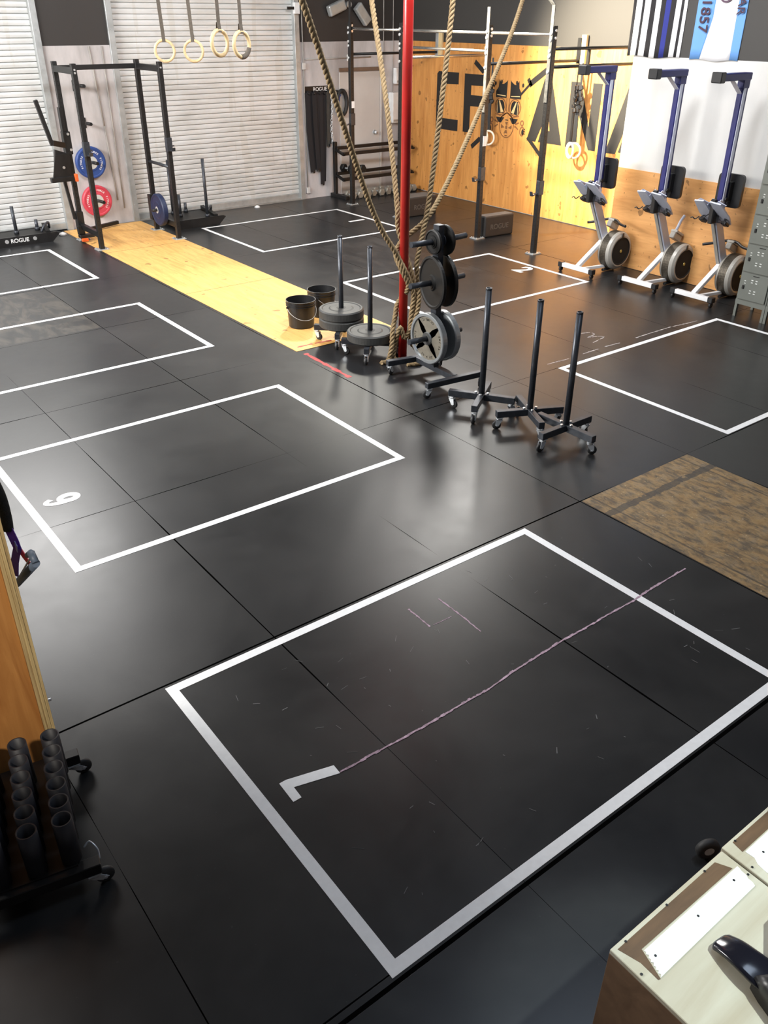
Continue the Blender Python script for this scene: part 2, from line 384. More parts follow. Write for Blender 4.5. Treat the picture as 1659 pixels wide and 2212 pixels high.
def rope(bm, pts, r=0.022, pitch=0.12, n=7, closed=False):
    P0 = spline(pts, 10, closed)
    # resample evenly
    L = [0.0]
    for k in range(1, len(P0)): L.append(L[-1] + (P0[k]-P0[k-1]).length)
    step = 0.016; m = max(4, int(L[-1]/step)); P = []; j = 0
    for k in range(m+1):
        s = L[-1]*k/m
        while j < len(L)-2 and L[j+1] < s: j += 1
        t = (s-L[j])/max(1e-9, L[j+1]-L[j]); P.append(P0[j].lerp(P0[j+1], min(1, t)))
    fr = frames_along(P)
    for s in range(3):
        Q = []
        for k, (p, (x, y)) in enumerate(zip(P, fr)):
            a = 2*PI*(s/3 + k*L[-1]/m/pitch); Q.append(p + (x*math.cos(a) + y*math.sin(a))*r*0.56)
        sweep(bm, Q, r*0.54, n)
def prism(bm, poly, z0, z1, M4=None):
    """extrude a 2D polygon (any winding) from z0 to z1, then transform by M4"""
    a = [bm.verts.new((p[0], p[1], z0)) for p in poly]; b = [bm.verts.new((p[0], p[1], z1)) for p in poly]
    n = len(poly)
    fs = [bm.faces.new(a), bm.faces.new(list(reversed(b)))]
    for i in range(n): fs.append(bm.faces.new((a[i], b[i], b[(i+1) % n], a[(i+1) % n])))
    if M4: bmesh.ops.transform(bm, matrix=M4, verts=a+b)
    bmesh.ops.recalc_face_normals(bm, faces=fs)
def oval(bm, cx, cy, rx, ry, z0, z1, M4=None, n=28, hole=None, a0=0, a1=2*PI):
    if hole is None:
        prism(bm, [(cx+rx*math.cos(a0+(a1-a0)*i/n), cy+ry*math.sin(a0+(a1-a0)*i/n)) for i in range(n)], z0, z1, M4); return
    hx, hy = hole; full = abs(a1-a0-2*PI) < 1e-6
    for i in range(n):
        t0 = a0+(a1-a0)*i/n; t1 = a0+(a1-a0)*(i+1)/n
        prism(bm, [(cx+rx*math.cos(t0), cy+ry*math.sin(t0)), (cx+rx*math.cos(t1), cy+ry*math.sin(t1)),
                   (cx+hx*math.cos(t1), cy+hy*math.sin(t1)), (cx+hx*math.cos(t0), cy+hy*math.sin(t0))], z0, z1, M4)
def seg2(bm, a, b, w, z0, z1, M4=None):
    a, b = V((*a, 0)), V((*b, 0)); d = (b-a).normalized(); n = V((-d.y, d.x, 0))*w/2
    prism(bm, [tuple((a+n).xy), tuple((b+n).xy), tuple((b-n).xy), tuple((a-n).xy)], z0, z1, M4)
def text_bm(body, size, depth, M4, bold=0.0, align='CENTER', space=1.0):
    cu = bpy.data.curves.new('lettering', 'FONT'); cu.body = body; cu.size = size; cu.extrude = depth; cu.offset = bold
    cu.align_x = align; cu.align_y = 'CENTER'; cu.space_character = space
    o = bpy.data.objects.new('lettering', cu); C.objects.link(o)
    bpy.context.view_layer.update()
    dg = bpy.context.evaluated_depsgraph_get(); me = bpy.data.meshes.new_from_object(o.evaluated_get(dg))
    bm = nb(); bm.from_mesh(me); bmesh.ops.transform(bm, matrix=M4, verts=bm.verts)
    C.objects.unlink(o); bpy.data.objects.remove(o); bpy.data.curves.remove(cu); bpy.data.meshes.remove(me)
    return bm
def axes(o, x, y):
    """matrix whose local x,y run along world vectors x,y from origin o"""
    x, y = V(x).normalized(), V(y).normalized(); z = x.cross(y)
    m = Matrix((x, y, z)).transposed().to_4x4(); m.translation = V(o); return m

def obj(name, bm, m, parent=None, smooth=False):
    me = bpy.data.meshes.new(name); bm.to_mesh(me); bm.free()
    o = bpy.data.objects.new(name, me); C.objects.link(o)
    if m is not None: me.materials.append(m)
    if parent is not None: o.parent = parent
    if smooth: me.shade_smooth()
    return o
def tag(o, label, cat, group=None, kind=None):
    if label: o['label'] = label
    if cat: o['category'] = cat
    if group: o['group'] = group
    if kind: o['kind'] = kind
    return o
def thing(name, label, cat, loc=(0, 0, 0), rotz=0.0, group=None):
    o = bpy.data.objects.new(name, None); C.objects.link(o)
    o.location = loc; o.rotation_euler = (0, 0, rotz); o.empty_display_size = 0.1
    return tag(o, label, cat, group)
def struct(name, bm, m, parent=None, label=None):
    o = obj(name, bm, m, parent)
    if parent is None: o['kind'] = 'structure'
    if label: o['label'] = label
    return o
def copy_tree(o, parent=None):
    c = o.copy(); C.objects.link(c)
    if parent is not None: c.parent = parent
    for ch in list(o.children): copy_tree(ch, c)
    return c
def dup(root, label, loc, rotz=None, group=None):
    c = copy_tree(root); c.location = loc
    if rotz is not None: c.rotation_euler = (0, 0, rotz)
    c['label'] = label
    if group: c['group'] = group
    return c

def bolts(parent, items, n=12):
    for a, b, r in items:
        bm = nb(); cyl(bm, a, b, r, n); obj('bolt', bm, M_bolt, parent)

# ================================================================== SETTING
XW, XN, YB, YJ = 10.80, 9.40, 13.44, 7.33     # far right wall, near right wall, back wall, jog
bm = nb(); box2(bm, (-3, -3, -0.1), (XW+0.2, YB+0.3, 0)); struct('floor', bm, M_floor)
bm = nb(); box2(bm, (-3, -3, 5.5), (XW+0.2, YB+0.3, 5.6)); struct('ceiling', bm, M_ceil)
bm = nb(); box2(bm, (-3.1, -3, 0), (-3, YB, 5.5)); struct('wall_left', bm, M_wall)
bm = nb(); box2(bm, (-3.1, -3.1, 0), (XW+0.2, -3, 5.5)); struct('wall_front', bm, M_wall)
bm = nb()
box2(bm, (4.30, YB, 0), (5.36, YB+0.2, 5.5)); box2(bm, (8.50, YB, 0), (XW+0.2, YB+0.2, 5.5))
box2(bm, (-3.1, YB, 4.4), (4.30, YB+0.2, 5.5)); box2(bm, (5.36, YB, 4.4), (8.50, YB+0.2, 5.5)); box2(bm, (-3.1, YB, 0), (-0.6, YB+0.2, 4.4))
struct('wall_back', bm, M_wall)
def shutter(n, x0, x1, side):
    bm = nb(); z = 0.10; rows = []; P = 0.072
    while z < 4.4:
        for dz, dy in ((0, 0.024), (0.0055, 0.024), (0.0075, -0.001), (0.022, -0.003), (0.040, -0.004), (0.056, -0.003), (0.068, -0.001)):
            rows.append((z+dz, dy))
        z += P
    prev = None
    for zz, dy in rows:
        a = bm.verts.new((x0, YB+0.05+dy, zz)); b = bm.verts.new((x1, YB+0.05+dy, zz))
        if prev: bm.faces.new((prev[0], prev[1], b, a))
        prev = (a, b)
    o = struct('door_%d' % n, bm, M_shut)
    bm = nb(); box2(bm, (x0, YB+0.02, 0.012), (x1, YB+0.07, 0.105), 0.004); struct('bottom_bar', bm, M_galv, o)
    for xs in side:
        bm = nb(); box2(bm, (xs-0.045, YB-0.035, 0.0), (xs+0.045, YB+0.06, 4.4), 0.003)
        for k in range(9): cyl(bm, (xs, YB-0.034, 0.25+0.48*k), (xs, YB-0.046, 0.25+0.48*k), 0.012, 8)
        struct('guide_rail', bm, M_galv, o)
shutter(1, -0.6, 4.31, (4.30,))
shutter(2, 5.35, 8.50, (5.36, 8.49))
bm = nb(); box2(bm, (5.35, YB-0.03, 0.0), (8.50, YB+0.02, 0.018)); struct('trim_1', bm, M_conc)
# right walls
bm = nb(); box2(bm, (XW+0.012, YJ, 0), (XW+0.2, YB+0.2, 5.5)); wr = struct('wall_right', bm, M_wall2)
bm = nb(); box2(bm, (XW, YJ+0.1, 0.01), (XW+0.012, YB, 2.452)); struct('plywood_panel', bm, M_plyw, wr)
bm = nb(); box2(bm, (XN, -3, 0), (XW+0.2, YJ, 5.5)); wn = struct('wall_near_right', bm, M_wall2)
bm = nb(); box2(bm, (XN-0.014, -2.9, 0.005), (XN, YJ+0.0, 1.20)); struct('plywood_wainscot', bm, M_plyw2, wn)

# painted lettering and mask on the plywood: local x runs along -y (to the right in view), local y is up
def wallM(y0=0.0, z0=0.0): return axes((XW-0.0005, y0, z0), (0, -1, 0), (0, 0, 1))
WM = wallM()
def wpoly(name, pts, d=0.003, m=None):
    bm = nb(); prism(bm, [(-y, z) for y, z in pts], 0.0, d, WM); return struct(name, bm, m or M_paint_blk, wr)
wpoly('painted_letter', [(12.52, 2.01), (12.00, 2.01), (12.00, 1.83), (12.39, 1.82), (12.39, 1.28), (11.98, 1.28), (11.98, 1.10), (12.56, 1.10), (12.56, 1.97)])
wpoly('painted_letter', [(11.85, 2.005), (11.30, 2.005), (11.30, 1.84), (11.68, 1.835), (11.68, 1.69), (11.34, 1.69), (11.34, 1.525), (11.68, 1.52), (11.68, 1.11), (11.84, 1.11)])
# A with a counter (two pieces meeting at the apex and the crossbar)
bm = nb()
prism(bm, [(-y, z) for y, z in [(10.03, 2.02), (9.90, 2.01), (9.90, 1.60), (10.12, 1.12), (10.31, 1.12)]], 0, .003, WM)
prism(bm, [(-y, z) for y, z in [(9.90, 2.01), (9.88, 2.01), (9.57, 1.12), (9.82, 1.12), (9.835, 1.30), (9.90, 1.58)]], 0, .003, WM)
prism(bm, [(-y, z) for y, z in [(9.835, 1.30), (10.01, 1.30), (10.06, 1.12), (9.82, 1.12)]], 0.0003, .003, WM)
struct('painted_letter', bm, M_paint_blk, wr)
wpoly('painted_letter', [(9.49, 2.01), (9.30, 2.01), (9.07, 1.42), (9.07, 2.01), (8.90, 2.01), (8.90, 1.11), (9.03, 1.11), (9.33, 1.66), (9.33, 1.11), (9.49, 1.11)])
bm = nb()
prism(bm, [(-y, z) for y, z in [(8.42, 2.01), (8.30, 2.01), (8.30, 1.75), (8.52, 1.11), (8.71, 1.11)]], 0, .003, WM)
prism(bm, [(-y, z) for y, z in [(8.30, 2.01), (8.28, 2.01), (8.0, 1.11), (8.2, 1.11), (8.30, 1.5)]], 0, .003, WM)
prism(bm, [(-y, z) for y, z in [(8.42, 1.30), (8.1, 1.30), (8.1, 1.14), (8.47, 1.14)]], 0.0003, .003, WM)
struct('painted_letter', bm, M_paint_blk, wr)
# crossed hammers behind the mask
bm = nb()
for a, b, w_ in (((11.62, 2.19), (11.40, 2.05), .075), ((11.40, 2.05), (11.12, 1.85), .035), ((10.30, 1.17), (9.95, 0.90), .06),
                 ((9.95, 2.17), (10.33, 1.93), .085), ((10.30, 1.90), (10.38, 2.00), .06), ((10.33, 1.93), (10.56, 1.73), .035), ((11.20, 1.20), (11.40, 1.04), .035), ((11.40, 1.04), (11.60, 0.89), .075)):
    seg2(bm, (-a[0], a[1]), (-b[0], b[1]), w_, 0, .0025, WM)
struct('painted_hammers', bm, M_paint_blk, wr)
# mask: u to the right, v up about (y 10.79, z 1.5)
MM = wallM(10.79, 1.5)
bmk, bml, bmp = nb(), nb(), nb()
for s in (-1, 1):
    prism(bmk, [(s*u_, v_) for u_, v_ in [(.035, .46), (.05, .44), (.12, .40), (.17, .40), (.22, .46), (.235, .35), (.285, .29), (.285, .20), (.04, .20)]], 0, .003, MM)
    prism(bmp, [(s*u_, v_) for u_, v_ in [(.06, .235), (.26, .245), (.26, .232), (.06, .222)]], .003, .0045, MM)
    oval(bmk, s*.17, .43, .02, .03, 0, .003, MM)
    oval(bmk, s*.31, .40, .022, .03, 0, .003, MM)
    # eye: outline, dark glass, pale glint
    oval(bml, s*.165, .07, .132, .13, 0, .003, MM, 32, (.116, .114))
    prism(bmk, [(s*u_, v_) for u_, v_ in [(.07, .06), (.09, .13), (.13, .165), (.23, .16), (.255, .10), (.25, .00), (.235, -.035), (.09, -.02)]], 0, .003, MM)
    prism(bmp, [(s*u_, v_) for u_, v_ in [(.205, .155), (.185, .155), (.09, -.005), (.15, -.02)]], .003, .0045, MM)
    prism(bmp, [(s*u_, v_) for u_, v_ in [(.235, .15), (.226, .15), (.226, -.03), (.235, -.03)]], .003, .0045, MM)
    # cheek lines and side filter
    seg2(bml, (s*.27, -.045), (s*.12, -.075), .012, 0, .003, MM); seg2(bml, (s*.12, -.075), (s*.03, -.03), .012, 0, .003, MM)
    seg2(bml, (s*.03, .20), (s*.02, .0), .012, 0, .003, MM)
    prism(bmk, [(s*u_, v_) for u_, v_ in [(.25, -.09), (.06, -.085), (.13, -.17), (.20, -.16)]], 0, .003, MM)
    seg2(bml, (s*.20, -.17), (s*.28, -.14), .02, 0, .003, MM); seg2(bml, (s*.20, -.20), (s*.27, -.24), .02, 0, .003, MM)
    oval(bml, s*.35, -.14, .04, .045, 0, .003, MM, 20, (.02, .024))
    oval(bml, s*.36, -.26, .055, .075, 0, .003, MM, 24, (.035, .05)); oval(bmk, s*.375, -.27, .025, .045, 0, .003, MM)
    for k in range(3): seg2(bmk, (s*.40, -.22-.035*k), (s*.425, -.225-.035*k), .014, 0, .003, MM)
# canister
oval(bml, 0, -.20, .168, .19, 0, .003, MM, 44, (.155, .177))
seg2(bml, (-.13, -.09), (0, -.01), .012, 0, .003, MM); seg2(bml, (.13, -.09), (0, -.01), .012, 0, .003, MM)
oval(bml, 0, -.23, .022, .03, 0, .003, MM)
prism(bml, [(-.03, -.15), (.03, -.15), (.014, -.19), (-.014, -.19)], 0, .003, MM); prism(bml, [(-.014, -.27), (.014, -.27), (.03, -.32), (-.03, -.32)], 0, .003, MM)
for s in (-1, 1): prism(bml, [(s*.04, -.235), (s*.12, -.19), (s*.12, -.25)], 0, .003, MM)
prism(bmk, [(-.03, -.115), (.03, -.115), (.035, -.128), (-.035, -.128)], 0, .003, MM); prism(bml, [(-.03, -.345), (.03, -.345), (.02, -.365), (-.02, -.365)], 0, .003, MM)
pm = struct('painted_mask', bmk, M_paint_blk, wr); struct('mask_outline', bml, M_line, pm); struct('mask_glint', bmp, M_skin_lt, pm)

# man door in the back wall
bm = nb(); box2(bm, (9.33, YB-0.012, 0.012), (10.20, YB+0.004, 1.985), 0.002); d3 = struct('door_3', bm, M_doorp)
bm = nb(); cyl(bm, (10.08, YB-0.012, 1.0), (10.08, YB-0.05, 1.0), 0.018, 14); lathe(bm, [(0, 0), (.03, 0), (.034, .012), (.028, .03), (0, .036)], (10.08, YB-0.05, 1.0), (0, -1, 0), 18, True)
lathe(bm, [(0.0, 0), (.04, 0), (.036, .008)], (10.08, YB-0.012, 1.0), (0, -1, 0), 18); struct('door_knob', bm, M_chrome, d3)
bm = nb(); box2(bm, (9.32, YB-0.03, 2.0), (10.25, YB, 2.055), 0.003); struct('trim_2', bm, mat('brown_trim', (0.20, 0.13, 0.09), 0.6, 0, 0.2, 6))
bm = nb(); box2(bm, (10.205, YB-0.02, 0.0), (10.245, YB, 2.0), 0.003); struct('trim_3', bm, M_doorp)

# ================================================================== FLOOR MARKS
bm = nb(); box2(bm, (4.175, 6.83, -0.002), (5.405, YB-0.05, 0.004))
strip = tag(obj('plywood_runner', bm, M_strip), 'long pale plywood strip laid into the black floor from the squat rack', 'plywood strip')
bm = nb(); box2(bm, (4.15, 0.6, -0.002), (5.34, 3.155, 0.003))
tag(obj('worn_plywood_panel', bm, M_worn), 'worn, stained plywood panel set in the black mats', 'plywood panel')
for y in (9.27, 11.71):
    bm = nb(); box2(bm, (4.18, y-.003, .003), (5.40, y+.003, .0046)); obj('sheet_joint', bm, mat('joint_brown', (.10, .055, .02), .8), strip)  # dark brown joint line between plywood sheets
TB = 0.0508
boxes = {
 7: ((1.069, 3.58, 1.319, 3.143), 'white tape rectangle with a 7, nearest of the taped boxes'),
 6: ((1.076, 3.588, 4.394, 6.21), 'white tape rectangle with a 6 beside the plywood board'),
 5: ((1.09, 3.603, 7.459, 9.285), 'white tape rectangle left of the plywood strip on scuffed mats'),
 4: ((1.10, 3.624, 10.546, 12.391), 'white tape rectangle in front of the black push sled and left shutter'),
 1: ((5.943, 8.49, 10.492, 12.362), 'white tape rectangle with a 1, farthest, in front of the wide shutter'),
 2: ((5.942, 8.46, 6.799, 8.609), 'white tape rectangle with a 2 behind the plate tree'),
 3: ((5.91, 8.457, 3.178, 4.99), 'white tape rectangle without a numeral in front of the grey lockers')}
for k, ((x0, x1, y0, y1), lab) in boxes.items():
    bm = nb(); z = 0.0016
    out = [(x0, y0), (x1, y0), (x1, y1), (x0, y1)]; inn = [(x0+TB, y0+TB), (x1-TB, y0+TB), (x1-TB, y1-TB), (x0+TB, y1-TB)]
    for i in range(4): prism(bm, [out[i], out[(i+1) % 4], inn[(i+1) % 4], inn[i]], 0.0002, z)
    tag(obj('tape_rectangle', bm, M_tape_and_sun_patch), lab, 'floor tape', 'taped workout boxes')
# numerals
bm = nb(); prism(bm, [(1.206, 2.293), (1.24, 2.293), (1.453, 2.236), (1.45, 2.182), (1.246, 2.238), (1.243, 2.172), (1.202, 2.172)], 0.0002, 0.0016)
tag(obj('floor_numeral', bm, M_tape_and_sun_patch), 'white numeral 7 made of tape in the nearest box', 'number', 'floor numerals')
def numeral(t, o, xdir, ydir, size, bold, lab, sx=1.0):
    bm = text_bm(t, size, 0.0008, axes((o[0], o[1], 0.001), xdir, ydir) @ Matrix.Diagonal((sx, 1, 1, 1)), bold)
    tag(obj('floor_numeral', bm, M_tape_and_sun_patch), lab, 'number', 'floor numerals')
M6 = axes((1.317, 5.313, 0.0), (0, 1, 0), (-1, 0, 0)); bm = nb()
oval(bm, 0, -.046, .066, .080, .0002, .0016, M6, 36, (.015, .036))
for k in range(22):
    a, b = math.radians(38+152*k/22), math.radians(38+152*(k+1)/22)
    prism(bm, [(.064*math.cos(a), .126*math.sin(a)), (.064*math.cos(b), .126*math.sin(b)), (.022*math.cos(b), .088*math.sin(b)), (.022*math.cos(a), .088*math.sin(a))], .0002, .0017, M6)
prism(bm, [(-.065, .03), (-.012, .03), (-.016, -.06), (-.0655, -.06)], .0002, .0019, M6)
tag(obj('floor_numeral', bm, M_tape_and_sun_patch), 'white numeral 6 on the floor inside the box by the plywood board', 'number', 'floor numerals')
numeral('2', (8.20, 7.70), (0, -1, 0), (1, 0, 0), 0.40, 0.010, 'white numeral 2 on the floor in front of the first rower', 0.9)
numeral('1', (8.20, 11.42), (0, -1, 0), (1, 0, 0), 0.40, 0.010, 'white numeral 1 on the floor near the red pole, in the farthest box')
# chalk and red lines
def ribbon(pts, w, m, z=0.0012, jit=0.003, broken=0.0):
    bm = nb()
    P = spline([V((*p, 0)) for p in pts], 8)
    for a, b in zip(P[:-1], P[1:]):
        if random.random() < broken: continue
        d = (b-a).normalized(); n = V((-d.y, d.x, 0)); w1 = w*(0.6+0.8*random.random()); j = n*(random.random()-.5)*jit
        prism(bm, [tuple((a+n*w1/2+j).xy), tuple((b+n*w1/2+j).xy), tuple((b-n*w1/2+j).xy), tuple((a-n*w1/2+j).xy)], 0.0003, z)
    return bm
tag(obj('chalk_line', ribbon([(1.454, 2.187), (1.668, 2.183), (1.856, 2.177), (2.033, 2.177), (2.209, 2.181), (2.325, 2.179), (2.538, 2.199), (2.727, 2.207), (2.91, 2.216), (3.104, 2.213), (3.297, 2.217), (3.492, 2.214), (3.635, 2.224), (3.775, 2.228), (4.023, 2.234)], .011, M_chalk, 0.0020, .004, .0), M_chalk), 'long pink chalk line across the nearest taped box', 'chalk mark')
bm = ribbon([(2.434, 2.927), (2.433, 2.83), (2.431, 2.732)], .008, M_chalk)
for pts in ([(2.633, 2.898), (2.632, 2.73), (2.623, 2.535)],):
    b2 = ribbon(pts, .008, M_chalk); me = bpy.data.meshes.new('t'); b2.to_mesh(me); bm.from_mesh(me); b2.free(); bpy.data.meshes.remove(me)
b2 = ribbon([(2.431, 2.732), (2.53, 2.73), (2.637, 2.726)], .003, M_chalk, broken=.25); me = bpy.data.meshes.new('t'); b2.to_mesh(me); bm.from_mesh(me); b2.free(); bpy.data.meshes.remove(me)
tag(obj('chalk_figure', bm, M_chalk), 'chalk numeral 4 drawn on the mats inside the nearest box', 'chalk mark')
tag(obj('chalk_figure', ribbon([(6.843, 5.54), (6.945, 5.502), (6.95, 5.434), (6.812, 5.405), (6.90, 5.38), (6.956, 5.341), (6.941, 5.31), (6.735, 5.268)], .012, M_chalkw, broken=.15), M_chalkw), 'faint chalk numeral 3 above the taped box by the lockers', 'chalk mark')
bm = nb()
for pts in ([(5.906, 5.118), (6.05, 5.11), (6.186, 5.099)], [(6.4, 5.108), (6.633, 5.112)], [(6.739, 5.116), (6.949, 5.101)], [(7.207, 5.103), (7.5, 5.107), (7.797, 5.107)], [(7.822, 5.1), (8.0, 5.08), (8.206, 5.06)]):
    b2 = ribbon(pts, .014, M_chalkw); me = bpy.data.meshes.new('t'); b2.to_mesh(me); bm.from_mesh(me); b2.free(); bpy.data.meshes.remove(me)
tag(obj('chalk_line', bm, M_chalkw), 'broken pale chalk line along the taped box by the lockers', 'chalk mark')
tag(obj('red_line', ribbon([(4.215, 6.74), (4.207, 6.4), (4.20, 5.968)], .036, M_redtape, .0014, .003), M_redtape), 'short faded red line on the black mats beyond the plywood strip', 'floor line')
tag(obj('red_line', ribbon([(4.243, 6.93), (4.42, 6.925), (4.63, 6.90)], .022, M_redtape, .0052, .003, .1), M_redtape), 'faint red line across the end of the plywood strip', 'floor line')
# small scuffs
bm = nb()
for k in range(70):
    x = random.uniform(1.3, 3.9); y = random.uniform(1.5, 3.0); a = random.uniform(0, PI); l = random.uniform(.006, .05)
    seg2(bm, (x, y), (x+l*math.cos(a), y+l*math.sin(a)), random.uniform(.001, .004), .0003, .0010)
tag(obj('chalk_scuffs', bm, mat('scuff', (.15, .15, .15), .8)), 'small pale scuffs scattered over the mats of the nearest box', 'scuffs', None, 'stuff')

# ================================================================== RED POLE AND ROPES
bm = nb(); cyl(bm, (4.91, 6.09, 0), (4.91, 6.09, 5.5), 0.042, 32); 
rp = tag(obj('support_pole', bm, M_red), 'tall red steel pole standing on the floor, ropes tied round it', 'pole')
def mk_rope(lab, pts, r=0.0235):
    bm = nb(); rope(bm, pts, r); tag(obj('climbing_rope', bm, M_rope), lab, 'rope', 'climbing ropes tied to the red pole')
mk_rope('thick rope hanging from upper left, crossing the front of the red pole',
        [(2.62, 5.15, 4.4), (3.54, 5.53, 2.97), (4.45, 6.00, 1.50), (4.77, 6.04, 1.03), (4.85, 6.015, .88), (4.915, 6.015, .76), (4.965, 6.01, .61), (4.935, 6.0, .44), (4.93, 5.995, .27), (4.985, 5.99, .12), (5.03, 5.93, .022), (4.90, 5.83, .022), (4.80, 5.88, .022)])
mk_rope('rope hanging just left of the red pole, ending behind it',
        [(5.52, 7.8, 4.4), (5.31, 7.12, 2.99), (5.10, 6.62, 2.2), (4.92, 6.22, 1.42), (4.90, 6.17, 1.2), (4.98, 6.14, .95), (5.00, 6.06, .72), (4.99, 6.03, .5), (4.98, 6.06, .3), (5.03, 6.10, .12), (5.11, 6.04, .022), (5.15, 5.93, .022)])
mk_rope('rope right of the red pole, the steeper of the two there',
        [(5.6, 6.2, 4.4), (5.43, 6.15, 2.97), (5.27, 6.08, 2.1), (5.13, 6.03, 1.41), (5.03, 6.015, 1.05), (4.995, 6.01, .90), (5.01, 5.995, .72), (5.0, 5.975, .55), (4.955, 5.97, .4), (4.88, 6.02, .22), (4.83, 6.03, .33), (4.80, 6.06, .18), (4.785, 6.06, .022), (4.88, 5.98, .022)])
mk_rope('rope slanting farthest right, looped round the red pole from behind',
        [(9.2, 8.7, 4.4), (7.99, 7.87, 3.01), (6.6, 6.95, 2.1), (5.33, 6.15, 1.37), (4.99, 6.155, 1.12), (4.90, 6.16, 1.05), (4.84, 6.12, .97), (4.845, 6.03, .85), (4.91, 6.02, .70), (4.90, 6.16, .52), (4.85, 6.13, .42), (4.78, 6.08, .30), (4.745, 6.05, .15), (4.70, 6.05, .022), (4.62, 6.05, .022)])

# ================================================================== CASTERS AND STORAGE POSTS
def caster_parts(parent, p, ang, h=0.10, wr_=0.036, off=.020):
    """plate caster under point p (z of the underside = h), wheel on the floor, fork turned to ang"""
    x, y = p[0], p[1]; d = V((math.cos(ang), math.sin(ang), 0)); s = V((-d.y, d.x, 0))
    bm = nb(); R = Matrix((d, s, V((0, 0, 1)))).transposed()
    box(bm, (x, y, h-.003), (.05, .05, .006), R); cyl(bm, (x, y, h-.006), (x, y, h-.018), .022, 16)
    c = V((x, y, wr_)) + d*off
    for k in (-1, 1):
        a = V((x, y, h-.018)) + s*(.0165*k)
        prism(bm, [(-.026, 0), (.026, 0), (off+.013, -(h-.018-wr_)), (off-.012, -(h-.018-wr_)-.008)], -.0015, .0015, axes(a, d, (0, 0, 1)))
    box(bm, V((x, y, h-.019)), (.046, .036, .003), R)
    o = obj('caster', bm, M_chrome, parent)
    bm = nb(); lathe(bm, [(0, -.011), (wr_-.006, -.011), (wr_, -.006), (wr_, .006), (wr_-.006, .011), (0, .011)], c, s, 22, True); obj('wheel', bm, M_rub, o)
    bm = nb(); cyl(bm, c-s*.02, c+s*.02, .007, 10); obj('axle', bm, M_chrome, o)
def storage_post(lab, loc, rot, group='rolling bumper plate posts'):
    t = thing('plate_post', lab, 'plate post', loc, rot, group)
    H = .105
    bm = nb(); box2(bm, (-.28, -.025, H), (.28, .025, H+.055), .003); obj('base_arm', bm, M_steel_dk, t)
    bm = nb()
    box2(bm, (-.025, .025, H), (.025, .28, H+.055), .003); box2(bm, (-.025, -.28, H), (.025, -.025, H+.055), .003)
    obj('base_arm', bm, M_steel_dk, t)
    bm = nb(); cyl(bm, (0, 0, H+.05), (0, 0, 1.025), .0245, 24); pipe(bm, (0, 0, 1.025), (0, 0, 1.04), .0245, .019, 24); obj('post', bm, M_steel_dk, t)
    bolts(t, [((sx, sy, H+.055), (sx, sy, H+.066), .011) for sx, sy in ((.05, .0), (-.05, 0), (0, .05), (0, -.05))], 8)
    for k, (cx, cy) in enumerate(((.25, 0), (-.25, 0), (0, .25), (0, -.25))): caster_parts(t, (cx, cy), k*1.3+rot*2+.5, H)
    return t
post = storage_post('empty black plate post, left one of the three without plates', (4.64, 4.695, 0), 0.60)
dup(post, 'empty black plate post, middle one of the three without plates', (4.738, 4.238, 0), -0.46)
dup(post, 'empty black plate post, rightmost of the three without plates', (4.745, 3.862, 0), 0.01)
dup(post, 'plate post holding two black bumper plates, beside the buckets', (4.72, 6.84, 0), 0.80)
dup(post, 'plate post holding one black bumper plate, next to the red pole', (4.70, 6.33, 0), 0.80)

def bumper(lab, c, th=.090, rad=.225, m=M_rub2, axis=(0, 0, 1), group='black bumper plates on posts', hub=.0275):
    t = thing('bumper_plate', lab, 'weight plate', c, 0, group); A = V(axis)
    bm = nb(); e = th/2
    lathe(bm, [(hub, -e), (.11, -e), (.125, -e+.006), (.185, -e+.006), (.195, -e), (rad-.012, -e), (rad, -e+.012), (rad, e-.012), (rad-.012, e), (.195, e), (.185, e-.006), (.125, e-.006), (.11, e), (hub, e), (hub, -e)], (0, 0, 0), A, 48)
    obj('disc', bm, m, t)
    bm = nb(); lathe(bm, [(hub-.002, -e-.001), (.048, -e-.001), (.048, e+.001), (hub-.002, e+.001), (hub-.002, -e-.001)], (0, 0, 0), A, 28); obj('hub_ring', bm, M_rub if m is M_rub2 else M_hub, t)
    return t, e
for z, lab in ((.161+.045, 'lower black bumper plate of the stack of two'), (.161+.090+.046, 'upper black bumper plate of the stack of two')):
    t, e = bumper(lab, (4.72, 6.84, z))
t, e = bumper('single black bumper plate on the post next to the red pole', (4.70, 6.33, .161+.046))

# ================================================================== WEIGHT TREE
tree = thing('plate_tree', 'rolling black plate tree with six pegs, beside the red pole', 'plate rack', (0, 0, 0))
H = .095
bm = nb(); beam(bm, (4.50, 5.80, H+.025), (5.08, 5.68, H+.025), .05, .05, bev=.003); obj('foot_bar', bm, M_steel_dk, tree)
bm = nb(); beam(bm, (4.44, 5.17, H+.025), (5.05, 5.10, H+.025), .05, .05, bev=.003); obj('foot_bar', bm, M_steel_dk, tree)
bm = nb(); beam(bm, (4.80, 5.715, H+.025), (4.76, 5.165, H+.025), .06, .05, bev=.003); obj('spine', bm, M_steel_dk, tree)
for k, p in enumerate(((4.53, 5.795), (5.05, 5.685), (4.47, 5.167), (5.02, 5.103))): caster_parts(tree, p, k*1.1+.4, H)
TX, TY = 4.765, 5.45
bm = nb(); box2(bm, (TX-.03, TY-.03, H+.045), (TX+.03, TY+.045, 1.372), .003)
for k in range(18): cyl(bm, (TX-.008, TY-.0305, .72+.034*k), (TX-.008, TY-.0295, .72+.034*k), .006, 8)
obj('upright', bm, M_steel_dk, tree)
LV = (.415, .90, 1.24)
for z in LV:
    for s in (-1, 1):
        bm = nb(); cyl(bm, (TX+s*.03, TY, z), (TX+s*.30, TY, z+.008), .0235, 20); lathe(bm, [(0.0235, 0), (.05, 0), (.05, .008), (.0235, .008)], (TX+s*.03, TY, z), (s, 0, 0), 20); obj('peg', bm, M_steel_dk, tree)
